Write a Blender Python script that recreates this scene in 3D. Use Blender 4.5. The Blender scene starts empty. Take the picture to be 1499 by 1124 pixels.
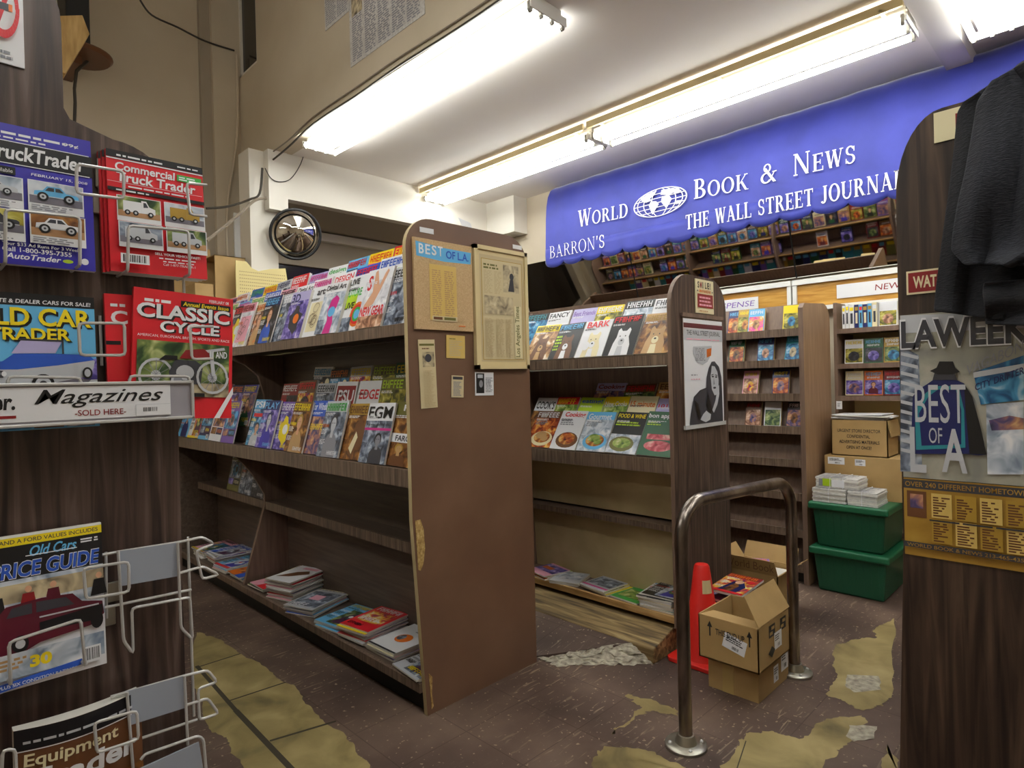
import bpy, math, random
from mathutils import Vector, Matrix

# ------------------------------------------------------------------ camera, world, light level
sc = bpy.context.scene
COL = sc.collection
IMG_W, IMG_H = 1499.0, 1124.0
FPX, YAW, PITCH, ROLL, EYE = 901.54, 0.7827, -0.0052, -0.025, 1.35
_f = Vector((math.sin(YAW) * math.cos(PITCH), math.cos(YAW) * math.cos(PITCH), math.sin(PITCH)))
_r0 = Vector((math.cos(YAW), -math.sin(YAW), 0.0))
_u0 = _r0.cross(_f)
_r = _r0 * math.cos(ROLL) + _u0 * math.sin(ROLL)
_u = -_r0 * math.sin(ROLL) + _u0 * math.cos(ROLL)
cam_data = bpy.data.cameras.new('camera')
cam_data.sensor_width = 36.0
cam_data.lens = FPX / IMG_W * 36.0
cam_data.clip_start = 0.02
cam = bpy.data.objects.new('camera', cam_data)
COL.objects.link(cam)
cam.matrix_world = Matrix(((_r.x, _u.x, -_f.x, 0), (_r.y, _u.y, -_f.y, 0), (_r.z, _u.z, -_f.z, EYE), (0, 0, 0, 1)))
sc.camera = cam

sc.view_settings.view_transform = 'Standard'
sc.view_settings.look = 'None'
sc.view_settings.gamma = 1.0
sc.view_settings.use_curve_mapping = False
sc.view_settings.exposure = 0.0
TUBE_POWER = 16.0

world = bpy.data.worlds.new('world')
sc.world = world
world.use_nodes = True
world.node_tree.nodes['Background'].inputs[0].default_value = (0.9, 0.95, 1.0, 1)
world.node_tree.nodes['Background'].inputs[1].default_value = 0.15
sc.cycles.use_denoising = True
sc.cycles.max_bounces = 8
sc.cycles.diffuse_bounces = 5
sc.cycles.glossy_bounces = 4
sc.cycles.sample_clamp_indirect = 6.0


# where the line of sight through a photo point meets a plane of the room (used to measure positions)
def ray(x, y):
    return _f * FPX + _r * (x - 749.5) - _u * (y - 562.0)


EYEV = Vector((0, 0, EYE))


def onx(x, y, X):
    d = ray(x, y)
    return EYEV + d * (X / d.x)


def ony(x, y, Y):
    d = ray(x, y)
    return EYEV + d * (Y / d.y)


def onz(x, y, z):
    d = ray(x, y)
    return EYEV + d * ((z - EYE) / d.z)


# ------------------------------------------------------------------ materials
def lin(h):
    h = h.lstrip('#')
    out = []
    for i in (0, 2, 4):
        c = int(h[i:i + 2], 16) / 255.0
        out.append(c / 12.92 if c <= 0.04045 else ((c + 0.055) / 1.055) ** 2.4)
    return tuple(out) + (1.0,)


def new_mat(name):
    m = bpy.data.materials.new(name)
    m.use_nodes = True
    nt = m.node_tree
    return m, nt, nt.nodes['Principled BSDF']


def plain(name, hexc, rough=0.5, metal=0.0, bump=0.0, bscale=60.0, emis=0.0, coat=0.0):
    m, nt, b = new_mat(name)
    b.inputs['Base Color'].default_value = lin(hexc)
    b.inputs['Roughness'].default_value = rough
    b.inputs['Metallic'].default_value = metal
    if coat:
        b.inputs['Coat Weight'].default_value = coat
        b.inputs['Coat Roughness'].default_value = 0.15
    if emis:
        b.inputs['Emission Color'].default_value = (0.97, 1.0, 0.97, 1)
        b.inputs['Emission Strength'].default_value = emis
    if bump:
        n = nt.nodes.new('ShaderNodeTexNoise')
        n.inputs['Scale'].default_value = bscale
        tc = nt.nodes.new('ShaderNodeTexCoord')
        nt.links.new(tc.outputs['Object'], n.inputs['Vector'])
        bp = nt.nodes.new('ShaderNodeBump')
        bp.inputs['Strength'].default_value = bump
        bp.inputs['Distance'].default_value = 0.01
        nt.links.new(n.outputs['Fac'], bp.inputs['Height'])
        nt.links.new(bp.outputs['Normal'], b.inputs['Normal'])
    return m


def noisy(name, cols, scale=(8, 8, 8), rough=0.6, detail=4.0, distort=0.0, bump=0.0, const=False, metal=0.0, spread=None):
    """noise through a colour ramp, stretched per axis in object space"""
    m, nt, b = new_mat(name)
    tc = nt.nodes.new('ShaderNodeTexCoord')
    mp = nt.nodes.new('ShaderNodeMapping')
    mp.inputs['Scale'].default_value = scale
    n = nt.nodes.new('ShaderNodeTexNoise')
    n.inputs['Scale'].default_value = 1.0
    n.inputs['Detail'].default_value = detail
    n.inputs['Distortion'].default_value = distort
    cr = nt.nodes.new('ShaderNodeValToRGB')
    if const:
        cr.color_ramp.interpolation = 'CONSTANT'
    el = cr.color_ramp.elements
    k = len(cols)
    pos = spread or [0.28 + 0.44 * i / max(1, k - 1) for i in range(k)]
    el[0].position, el[0].color = pos[0], lin(cols[0])
    el[1].position, el[1].color = pos[-1], lin(cols[-1])
    for i in range(1, k - 1):
        e = el.new(pos[i])
        e.color = lin(cols[i])
    nt.links.new(tc.outputs['Object'], mp.inputs['Vector'])
    nt.links.new(mp.outputs['Vector'], n.inputs['Vector'])
    nt.links.new(n.outputs['Fac'], cr.inputs['Fac'])
    nt.links.new(cr.outputs['Color'], b.inputs['Base Color'])
    b.inputs['Roughness'].default_value = rough
    b.inputs['Metallic'].default_value = metal
    if bump:
        bp = nt.nodes.new('ShaderNodeBump')
        bp.inputs['Strength'].default_value = bump
        bp.inputs['Distance'].default_value = 0.004
        nt.links.new(n.outputs['Fac'], bp.inputs['Height'])
        nt.links.new(bp.outputs['Normal'], b.inputs['Normal'])
    return m


MATS = {}
INK = {'red': 'd8202c', 'dark red': '8c1a20', 'orange': 'e0701c', 'yellow': 'f2d81c', 'cream': 'e8dcb4', 'white': 'ececf0',
       'sky blue': '64b4e4', 'blue': '2c58c0', 'navy': '1c2460', 'indigo': '3a32a8', 'violet': '7a58b0', 'lilac': 'b8b0dc', 'pink': 'eca8bc',
       'magenta': 'd42c8c', 'green': '38a844', 'dark green': '1c5a34', 'lime': 'b4d42c', 'teal': '2c8c98', 'black': '16161a',
       'charcoal': '3c3c44', 'grey': '8c8c94', 'silver': 'c4c6cc', 'brown': '6c4428', 'tan': 'c09866', 'gold': 'b08c34', 'skin': 'd8a484',
       'maroon': '5c1428', 'asphalt': '787480', 'sand': 'b88c64', 'beige': 'c8b48c', 'olive': '6c6830', 'newsprint': 'd4c49c',
       'straw': 'd8b868', 'plum': '52284c'}
PICS = {
    'pic dusk': ['1c2440', '5c4c78', 'b47c64', 'e8c088'], 'pic forest': ['142414', '34502c', '7c8c4c', 'c8cc90'],
    'pic fire': ['24100c', '8c2c14', 'd8782c', 'f0d070'], 'pic steel': ['1c1e26', '4c5464', '8c96a8', 'd4dce4'],
    'pic flesh': ['3c241c', '8c5c44', 'd0a080', 'f0d8c4'], 'pic violet': ['1c1440', '4c3c94', '8c7cc8', 'e0d4f0'],
    'pic sea': ['0c2440', '1c5c8c', '4c9cc8', 'd0e8f0'], 'pic snow': ['6c7c94', 'a8b4c4', 'd8dee8', 'f4f4f8'],
    'pic candy': ['8c1c5c', 'e0509c', 'f0a040', 'f8ecd8'], 'pic moss': ['20200c', '5c5c1c', 'a89c34', 'e4dc88'],
    'pic coal': ['0c0c10', '1c1c22', '34343c', '787880'], 'pic rust': ['24140c', '5c3418', '94602c', 'd0a058'],
    'pic food': ['5c2c10', 'a85c20', 'd89c48', 'f0d8a0'], 'pic salad': ['2c4414', '6c8c2c', 'a8b860', 'e8e4b4'],
    'pic meat': ['6c1018', 'b82c3c', 'd87078', 'f0c8b8'], 'pic white': ['a8a8b0', 'd8d8e0', 'ececf2', 'ffffff'],
    'pic fur': ['44281c', '8c5c34', 'c89c64', 'f4ecdc'], 'pic news': ['5c5444', 'a8987c', 'c8b894', 'dcd0b0'],
    'pic mixed': ['1c2c6c', 'c83038', 'e8c83c', 'e8e8f0'], 'pic mixed2': ['14141c', '2c8c5c', 'd8d8e4', 'c84020']}


def mat(name):
    if name in MATS:
        return MATS[name]
    if name in INK:
        m = plain('ink ' + name, INK[name], 0.32)
    elif name in PICS:
        m = noisy(name, PICS[name], (15 + len(name) * 1.1,) * 3, 0.32, 2.5, 0.8)
    else:
        raise KeyError(name)
    MATS[name] = m
    return m


def wood_mat(name, cols, scale, rough=0.38, distort=1.6, axis_long=2):
    s = [scale, scale, scale]
    s[axis_long] = scale * 0.055
    return noisy(name, cols, tuple(s), rough, 6.0, distort, 0.05)


MATS['walnut'] = wood_mat('walnut laminate', ['241a18', '3c2c26', '54423a', '6a5850'], 34)
MATS['walnut dark'] = wood_mat('dark walnut laminate', ['1c1412', '32241c', '46342a', '5a4838'], 30)
MATS['walnut h'] = wood_mat('walnut shelf edge', ['4c3c30', '665446', '7c6858', '8c7866'], 60, axis_long=2)
MATS['brown paint'] = noisy('brown painted board', ['674a3a', '70523f', '795a46'], (3, 3, 3), 0.42, 5.0, 0.0, 0.04)
MATS['brown shelf'] = noisy('brown shelf laminate', ['4e4036', '5c4d41', '69594c'], (50, 3, 50), 0.4, 4.0, 0.4)
MATS['tan laminate'] = noisy('tan laminate', ['8c6c50', '98785a', 'a48466'], (60, 60, 4), 0.45, 4.0, 0.3)
MATS['taupe'] = noisy('taupe laminate', ['6a5547', '776052', '816a5a'], (60, 60, 4), 0.45, 4.0, 0.3)
MATS['beige board'] = noisy('beige back board', ['b09c74', 'c0ac82', 'ccb88e'], (4, 4, 4), 0.5, 4.0, 0.3)
MATS['raw wood'] = noisy('raw wood', ['8c6c40', 'b48c54', 'cca874'], (30, 4, 30), 0.6, 4.0, 0.6)
MATS['oak'] = noisy('oak board', ['a8701c', 'c08c34', 'd4a450'], (40, 3, 40), 0.4, 4.0, 1.2)
MATS['platform wood'] = noisy('worn platform wood', ['3c3020', '685434', '8c744a', 'a89468'], (40, 3.0, 40), 0.7, 6.0, 0.8, 0.3)
MATS['chip'] = noisy('chipped particle board', ['8c6c3c', 'b49458', 'd0b47c'], (90, 90, 90), 0.8)
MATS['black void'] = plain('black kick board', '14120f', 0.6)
MATS['wall paint'] = noisy('cream wall paint', ['c4b69e', 'cbbda6', 'd2c5ae'], (1.4, 1.4, 1.4), 0.7, 5.0, 0.2, 0.06)
MATS['ceiling paint'] = noisy('white ceiling paint', ['efe7de', 'f2ebe3', 'f5efe8'], (1.2, 1.2, 1.2), 0.75, 4.0, 0.2, 0.05)
MATS['white paint'] = plain('white gloss paint', 'e4ded2', 0.45)
MATS['grey paint'] = plain('grey paint', 'a89c8a', 0.6)
MATS['white enamel'] = plain('white enamel', 'ecebe6', 0.35)
MATS['tube'] = plain('fluorescent tube glass', 'ffffff', 0.3, emis=TUBE_POWER)
MATS['socket'] = plain('lamp holder plastic', '8c867c', 0.4)
MATS['awning'] = noisy('blue awning canvas', ['2e3690', '333b9c', '3840a6'], (5, 5, 5), 0.62, 4.0, 0.2, 0.12)
MATS['awning print'] = plain('white awning print', 'f4f2f0', 0.6)
MATS['mirror'] = plain('mirror glass', 'ccc8c0', 0.03, 1.0)
MATS['convex'] = plain('convex mirror', 'd0ccc4', 0.02, 1.0)
MATS['rubber'] = plain('black rubber', '141416', 0.5)
MATS['steel'] = noisy('worn steel tube', ['5c5450', '8a8078', 'aaa198'], (14, 14, 5), 0.28, 4.0, 0.5, 0.0, metal=1.0)
MATS['flange'] = plain('cast flange', 'a8a498', 0.35, 0.9)
MATS['wire'] = plain('grey coated wire', 'c4c2c0', 0.3, 0.25)
MATS['cable'] = plain('black cable', '3c362e', 0.5)
MATS['cable grey'] = plain('painted cable', '8c8070', 0.5)
MATS['card'] = noisy('corrugated cardboard', ['a08050', 'ac8c5a', 'b49462'], (5, 5, 5), 0.75, 4.0)
MATS['card dark'] = noisy('inside of cardboard', ['8c7048', '987c50'], (5, 5, 5), 0.8)
MATS['tape'] = plain('packing tape', 'b89c64', 0.2)
MATS['print black'] = plain('black print', '1e1c1a', 0.5)
MATS['peg'] = plain('yellow pegboard', 'dccb8c', 0.55)
MATS['cone'] = plain('red cone plastic', 'd4241c', 0.4)
MATS['bin'] = plain('green plastic', '174d34', 0.4, bump=0.05)
MATS['bin lid'] = plain('green lid plastic', '1f6040', 0.35)
MATS['paper'] = plain('paper edge', 'd8d4cc', 0.7)
MATS['paper yellow'] = plain('yellowed paper edge', 'e0c88c', 0.7)
MATS['news'] = noisy('newsprint', ['b8b4b0', 'd0ccc8', 'd8d6d2'], (60, 60, 60), 0.8)
MATS['plastic sheet'] = plain('plastic wrap', 'c8c8c8', 0.12, coat=0.6)
MATS['cloth'] = noisy('black ribbed knit', ['16161a', '1d1d22', '25252b'], (8, 90, 380), 0.95, 2.0, 0.2, 0.6)
MATS['cloth2'] = noisy('charcoal ribbed knit', ['1e1f25', '26272e', '30313a'], (8, 90, 380), 0.95, 2.0, 0.2, 0.7)
MATS['sign frame'] = plain('grey plastic frame', '9c98a0', 0.35)
MATS['plate grey'] = plain('grey label plate', '9aa0ac', 0.4)
MATS['poster yellow'] = noisy('aged yellow poster', ['8c6820', 'a88030', 'b8923e'], (7, 7, 7), 0.35, 5.0, 0.4)
MATS['poster blue'] = noisy('faded poster sky', ['8c8c84', 'a4a294', 'b8b4a4', '9ca4a8'], (9, 9, 9), 0.35, 5.0, 0.5)
MATS['wood block'] = noisy('timber block', ['b08c50', 'c8a468', 'd8b87c'], (30, 30, 5), 0.6)
MATS['dark glass'] = plain('dark window glass', '2c2620', 0.08)
MATS['burlap'] = noisy('burlap mat', ['b8986c', 'c4a478', 'ceb088'], (200, 200, 200), 0.8)
MATS['frame cream'] = plain('cream frame', 'd8c494', 0.5)
MATS['concrete'] = noisy('broken concrete', ['7c7468', 'a09888', 'bcb4a0'], (40, 40, 40), 0.9, 6.0, 0.3, 0.8)


_aw = MATS['awning'].node_tree.nodes['Principled BSDF']
_aw.inputs['Sheen Weight'].default_value = 0.6
_aw.inputs['Sheen Roughness'].default_value = 0.4


def floor_mat():
    m, nt, b = new_mat('worn brown vinyl tile')
    tc = nt.nodes.new('ShaderNodeTexCoord')
    L = nt.links.new

    def noise(scale, detail=4.0, vec=None, dist=0.0):
        n = nt.nodes.new('ShaderNodeTexNoise')
        n.inputs['Scale'].default_value = scale
        n.inputs['Detail'].default_value = detail
        n.inputs['Distortion'].default_value = dist
        L(vec or tc.outputs['Object'], n.inputs['Vector'])
        return n

    def ramp(src, pts):
        r = nt.nodes.new('ShaderNodeValToRGB')
        r.color_ramp.elements[0].position, r.color_ramp.elements[0].color = pts[0][0], pts[0][1]
        r.color_ramp.elements[1].position, r.color_ramp.elements[1].color = pts[-1][0], pts[-1][1]
        for p, c in pts[1:-1]:
            e = r.color_ramp.elements.new(p)
            e.color = c
        L(src, r.inputs['Fac'])
        return r
    base = ramp(noise(2.2, 6.0).outputs['Fac'], [(0.3, lin('42322b')), (0.5, lin('5a463c')), (0.7, lin('725d50'))])
    mp = nt.nodes.new('ShaderNodeMapping')
    mp.inputs['Scale'].default_value = (9, 60, 9)
    mp.inputs['Rotation'].default_value = (0, 0, 0.5)
    L(tc.outputs['Object'], mp.inputs['Vector'])
    scr = ramp(noise(1.0, 2.0, mp.outputs['Vector'], 0.8).outputs['Fac'], [(0.62, (0, 0, 0, 1)), (0.70, (1, 1, 1, 1))])
    msk = ramp(noise(1.7, 3.0).outputs['Fac'], [(0.42, (0, 0, 0, 1)), (0.62, (1, 1, 1, 1))])
    spk = ramp(noise(55.0, 1.0).outputs['Fac'], [(0.68, (0, 0, 0, 1)), (0.72, (1, 1, 1, 1))])
    mul = nt.nodes.new('ShaderNodeMath')
    mul.operation = 'MULTIPLY'
    L(scr.outputs['Color'], mul.inputs[0])
    L(msk.outputs['Color'], mul.inputs[1])
    mx0 = nt.nodes.new('ShaderNodeMath')
    mx0.operation = 'MAXIMUM'
    L(mul.outputs[0], mx0.inputs[0])
    L(spk.outputs['Color'], mx0.inputs[1])
    mx = nt.nodes.new('ShaderNodeMixRGB')
    mx.inputs[2].default_value = lin('a08e78')
    sc_ = nt.nodes.new('ShaderNodeMath')
    sc_.operation = 'MULTIPLY'
    sc_.inputs[1].default_value = 0.75
    L(mx0.outputs[0], sc_.inputs[0])
    L(sc_.outputs[0], mx.inputs[0])
    br = nt.nodes.new('ShaderNodeTexBrick')
    br.offset = 0.0
    br.inputs['Scale'].default_value = 1.0
    br.inputs['Brick Width'].default_value = 0.305
    br.inputs['Row Height'].default_value = 0.305
    br.inputs['Mortar Size'].default_value = 0.0022
    br.inputs['Color1'].default_value = (1, 1, 1, 1)
    br.inputs['Color2'].default_value = (0.86, 0.86, 0.86, 1)
    br.inputs['Mortar'].default_value = (0.5, 0.46, 0.42, 1)
    L(tc.outputs['Object'], br.inputs['Vector'])
    tl = nt.nodes.new('ShaderNodeMixRGB')
    tl.blend_type = 'MULTIPLY'
    tl.inputs[0].default_value = 0.8
    L(base.outputs['Color'], tl.inputs[1])
    L(br.outputs['Color'], tl.inputs[2])
    L(tl.outputs['Color'], mx.inputs[1])
    L(mx.outputs['Color'], b.inputs['Base Color'])
    b.inputs['Roughness'].default_value = 0.62
    bp = nt.nodes.new('ShaderNodeBump')
    bp.inputs['Strength'].default_value = 0.15
    L(noise(12.0, 5.0).outputs['Fac'], bp.inputs['Height'])
    L(bp.outputs['Normal'], b.inputs['Normal'])
    return m


MATS['floor tile'] = floor_mat()
MATS['bare floor'] = noisy('bare yellowed underlay', ['665838', '847448', '988658', 'aa9868'], (5, 5, 5), 0.65, 7.0, 0.5, 0.1)
MATS['grout'] = plain('dark joint', '3a3224', 0.8)


# ------------------------------------------------------------------ mesh building
class MB:
    def __init__(self):
        self.v, self.f, self.m, self.names, self.T = [], [], [], [], None

    def mi(self, name):
        if name not in self.names:
            self.names.append(name)
        return self.names.index(name)

    def pts(self, ps):
        i = len(self.v)
        for p in ps:
            p = Vector(p)
            self.v.append(tuple(self.T @ p) if self.T else tuple(p))
        return i

    def face(self, ps, m):
        i = self.pts(ps)
        self.f.append(tuple(range(i, i + len(ps))))
        self.m.append(self.mi(m))

    def raw(self, ps, faces, m):
        i = self.pts(ps)
        k = self.mi(m)
        for f in faces:
            self.f.append(tuple(i + a for a in f))
            self.m.append(k)

    def box(self, x0, y0, z0, x1, y1, z1, m):
        ps = [(x0, y0, z0), (x1, y0, z0), (x1, y1, z0), (x0, y1, z0), (x0, y0, z1), (x1, y0, z1), (x1, y1, z1), (x0, y1, z1)]
        self.raw(ps, [(0, 3, 2, 1), (4, 5, 6, 7), (0, 1, 5, 4), (1, 2, 6, 5), (2, 3, 7, 6), (3, 0, 4, 7)], m)

    def prism(self, poly, ax, a, b, m, side=None):
        def P(p, t):
            return (t, p[0], p[1]) if ax == 'x' else ((p[0], t, p[1]) if ax == 'y' else (p[0], p[1], t))
        n = len(poly)
        i = self.pts([P(p, a) for p in poly] + [P(p, b) for p in poly])
        k = self.mi(m)
        ks = self.mi(side or m)
        self.f.append(tuple(i + j for j in range(n)))
        self.f.append(tuple(i + n + j for j in reversed(range(n))))
        self.m += [k, k]
        for j in range(n):
            q = (j + 1) % n
            self.f.append((i + j, i + n + j, i + n + q, i + q))
            self.m.append(ks)

    def tube(self, path, r, m, n=8, closed=False, caps=True):
        path = [Vector(p) for p in path]
        N = len(path)
        rings = []
        prev = None
        for k, p in enumerate(path):
            if closed:
                t = (path[(k + 1) % N] - path[k - 1]).normalized()
            else:
                t = (path[min(k + 1, N - 1)] - path[max(k - 1, 0)]).normalized()
            if prev is None:
                a = Vector((0, 0, 1)) if abs(t.z) < 0.9 else Vector((1, 0, 0))
                s = t.cross(a).normalized()
            else:
                s = (prev - t * prev.dot(t)).normalized()
            prev = s
            b = t.cross(s)
            rr = r[k] if isinstance(r, (list, tuple)) else r
            rings.append([p + (s * math.cos(2 * math.pi * j / n) + b * math.sin(2 * math.pi * j / n)) * rr for j in range(n)])
        i = self.pts([q for g in rings for q in g])
        k = self.mi(m)
        for a in range(N if closed else N - 1):
            c = (a + 1) % N
            for j in range(n):
                q = (j + 1) % n
                self.f.append((i + a * n + j, i + a * n + q, i + c * n + q, i + c * n + j))
                self.m.append(k)
        if caps and not closed:
            self.f.append(tuple(i + j for j in reversed(range(n))))
            self.f.append(tuple(i + (N - 1) * n + j for j in range(n)))
            self.m += [k, k]

    def lathe(self, prof, c, m, n=24):
        i = self.pts([(c[0] + r * math.cos(2 * math.pi * j / n), c[1] + r * math.sin(2 * math.pi * j / n), c[2] + z) for r, z in prof for j in range(n)])
        k = self.mi(m)
        for a in range(len(prof) - 1):
            for j in range(n):
                q = (j + 1) % n
                self.f.append((i + a * n + j, i + a * n + q, i + (a + 1) * n + q, i + (a + 1) * n + j))
                self.m.append(k)
        self.f.append(tuple(i + j for j in reversed(range(n))))
        self.f.append(tuple(i + (len(prof) - 1) * n + j for j in range(n)))
        self.m += [k, k]

    def build(self, name, parent=None, smooth=False, bevel=0.0, seg=2, sub=None):
        me = bpy.data.meshes.new(name)
        me.from_pydata(self.v, [], self.f)
        for nm in self.names:
            me.materials.append(mat(nm))
        me.polygons.foreach_set('material_index', self.m)
        if smooth:
            me.polygons.foreach_set('use_smooth', [True] * len(self.f))
            me.set_sharp_from_angle(angle=math.radians(42))
        me.update()
        o = bpy.data.objects.new(name, me)
        COL.objects.link(o)
        if parent is not None:
            o.parent = parent
            o.matrix_parent_inverse = Matrix.Translation(-parent.location)
        if bevel:
            md = o.modifiers.new('bevel', 'BEVEL')
            md.width = bevel
            md.segments = seg
            md.limit_method = 'ANGLE'
            md.angle_limit = math.radians(50)
        return o


LABELS = set()


def tag(o, label=None, cat=None, group=None, kind=None):
    if label:
        o['label'] = label
    if cat:
        o['category'] = cat
    if group:
        o['group'] = group
    if kind:
        o['kind'] = kind
    return o


def thing(name, label, cat, loc=(0, 0, 0), group=None):
    o = bpy.data.objects.new(name, None)
    o.empty_display_size = 0.1
    COL.objects.link(o)
    o.location = loc
    return tag(o, label, cat, group)


def struct(mb, name, label, cat, **k):
    return tag(mb.build(name, **k), label, cat, None, 'structure')


# ------------------------------------------------------------------ lettering
_TXT = {}


def text_polys(s, shear=0.0, fat=0.0):
    key = (s, shear, fat)
    if key not in _TXT:
        cu = bpy.data.curves.new('lettering', 'FONT')
        cu.body = s
        cu.size = 1.0
        cu.shear = shear
        cu.offset = fat
        cu.resolution_u = 3
        ob = bpy.data.objects.new('lettering', cu)
        me = bpy.data.meshes.new_from_object(ob)
        vs = [(v.co.x, v.co.y) for v in me.vertices]
        fs = [tuple(p.vertices) for p in me.polygons]
        bpy.data.objects.remove(ob)
        bpy.data.curves.remove(cu)
        bpy.data.meshes.remove(me)
        if not vs:
            vs, fs = [(0, 0), (1, 0), (1, 1)], []
        x0, x1 = min(v[0] for v in vs), max(v[0] for v in vs)
        y0, y1 = min(v[1] for v in vs), max(v[1] for v in vs)
        _TXT[key] = ([((x - x0) / max(1e-6, x1 - x0), (y - y0) / max(1e-6, y1 - y0)) for x, y in vs], fs)
    return _TXT[key]


class Sheet:
    """flat print laid on a plane: origin O, unit axes U (reading right) and V (up), N towards the reader"""

    def __init__(self, mb, O, U, V, N, w, h, step=0.00025, off=0.0003):
        self.mb, self.O, self.U, self.V, self.N, self.w, self.h = mb, Vector(O), Vector(U), Vector(V), Vector(N), w, h
        self.step, self.k = step, off

    def pt(self, u, v):
        return self.O + self.U * (u * self.w) + self.V * (v * self.h) + self.N * self.k

    def poly(self, pts, c):
        self.k += self.step
        self.mb.face([self.pt(*p) for p in pts], c)

    def rect(self, x0, y0, x1, y1, c):
        self.poly([(x0, y0), (x1, y0), (x1, y1), (x0, y1)], c)

    def ell(self, cx, cy, rx, ry, c, n=18, a0=0.0, a1=360.0):
        self.poly([(cx + rx * math.cos(math.radians(a0 + (a1 - a0) * i / n)), cy + ry * math.sin(math.radians(a0 + (a1 - a0) * i / n)))
                   for i in range(n if a1 - a0 > 359 else n + 1)], c)

    def text(self, s, x0, y0, x1, y1, c, shear=0.0, fat=0.0, slope=0.0):
        self.k += self.step
        vs, fs = text_polys(s, shear, fat)
        self.mb.raw([self.pt(x0 + (x1 - x0) * a, y0 + (y1 - y0) * b + slope * a) for a, b in vs], fs, c)

    def word(self, x0, y0, x1, y1, c, rng):
        """illegible headline: blocks the size of letters"""
        self.k += self.step
        h = y1 - y0
        lw = max(0.02, min(0.16, 0.62 * h * self.h / self.w))
        x = x0
        while x < x1 - lw * 0.6:
            w = lw * rng.uniform(0.7, 1.15)
            t = lw * 0.28
            e = min(x + w, x1)
            kind = rng.randrange(4)
            self.mb.face([self.pt(*p) for p in ((x, y0), (x + t, y0), (x + t, y1), (x, y1))], c)
            if kind in (0, 3):
                self.mb.face([self.pt(*p) for p in ((e - t, y0), (e, y0), (e, y1), (e - t, y1))], c)
            for yy in ((0.42, 0.58), (0.82, 1.0), (0.0, 0.17))[:1 + kind % 3]:
                self.mb.face([self.pt(*p) for p in ((x, y0 + h * yy[0]), (e, y0 + h * yy[0]), (e, y0 + h * yy[1]), (x, y0 + h * yy[1]))], c)
            x = e + lw * 0.22

    def lines(self, x0, y0, x1, y1, n, c, rng, ragged=0.35):
        self.k += self.step
        p = (y1 - y0) / n
        for i in range(n):
            y = y1 - p * (i + 1)
            e = x1 - (x1 - x0) * ragged * rng.random()
            x = x0
            while x < e - 0.01:
                q = min(e, x + rng.uniform(0.03, 0.12) * max(0.4, x1 - x0) * 2)
                self.mb.face([self.pt(*r) for r in ((x, y), (q, y), (q, y + p * 0.58), (x, y + p * 0.58))], c)
                x = q + 0.018

    def barcode(self, x0, y0, x1, y1, rng=random.Random(3)):
        self.rect(x0, y0, x1, y1, 'white')
        self.k += self.step
        n = 14
        for i in range(n):
            a = x0 + (x1 - x0) * (0.08 + 0.84 * i / n)
            b = a + (x1 - x0) * 0.84 / n * rng.choice((0.3, 0.5, 0.7))
            self.mb.face([self.pt(*r) for r in ((a, y0 + (y1 - y0) * .15), (b, y0 + (y1 - y0) * .15), (b, y1 - (y1 - y0) * .12), (a, y1 - (y1 - y0) * .12))], 'black')

    def bust(self, cx, y0, y1, coat, skin, hair, wide=0.26):
        h = y1 - y0
        self.poly([(cx - wide, y0), (cx + wide, y0), (cx + wide * .95, y0 + h * .35), (cx + wide * .55, y0 + h * .5), (cx + wide * .2, y0 + h * .56),
                   (cx - wide * .2, y0 + h * .56), (cx - wide * .55, y0 + h * .5), (cx - wide * .95, y0 + h * .35)], coat)
        self.poly([(cx - wide * .2, y0 + h * .45), (cx + wide * .2, y0 + h * .45), (cx + wide * .17, y0 + h * .65), (cx - wide * .17, y0 + h * .65)], skin)
        self.ell(cx, y0 + h * .8, wide * .52, h * .2, hair)
        self.ell(cx + wide * .03, y0 + h * .755, wide * .38, h * .17, skin)
        self.rect(cx - wide * .22, y0 + h * .78, cx - wide * .06, y0 + h * .8, hair)
        self.rect(cx + wide * .1, y0 + h * .78, cx + wide * .26, y0 + h * .8, hair)

    def car(self, x0, y0, x1, y1, c, roof=None, big=0.17):
        w, h = x1 - x0, y1 - y0

        def q(a, b):
            return (x0 + w * a, y0 + h * b)
        self.poly([q(0, .25), q(1, .25), q(1, .5), q(.94, .6), q(.72, .64), q(.6, .98), q(.3, .98), q(.2, .66), q(.02, .58)], c)
        self.poly([q(.33, .9), q(.45, .9), q(.45, .66), q(.25, .66)], roof or 'charcoal')
        self.poly([q(.48, .9), q(.57, .9), q(.67, .66), q(.48, .66)], roof or 'charcoal')
        self.rect(*q(0, .25), *q(1, .31), 'silver')
        r = big * w
        ry = r * self.w / self.h
        for a in (.2, .78):
            cx, cy = q(a, .24)
            self.ell(cx, cy, r * .62, ry * .62, 'black')
            self.ell(cx, cy, r * .36, ry * .36, 'silver')
            self.ell(cx, cy, r * .14, ry * .14, 'charcoal')


ORD = ['', 'first', 'second', 'third', 'fourth', 'fifth', 'sixth', 'seventh', 'eighth', 'ninth', 'tenth', 'eleventh', 'twelfth', 'thirteenth',
       'fourteenth', 'fifteenth', 'sixteenth', 'seventeenth', 'eighteenth', 'nineteenth', 'twentieth', 'twenty-first', 'twenty-second',
       'twenty-third', 'twenty-fourth', 'twenty-fifth', 'twenty-sixth', 'twenty-seventh', 'twenty-eighth', 'twenty-ninth', 'thirtieth',
       'thirty-first', 'thirty-second', 'thirty-third', 'thirty-fourth', 'thirty-fifth', 'thirty-sixth', 'thirty-seventh', 'thirty-eighth', 'thirty-ninth']


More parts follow.
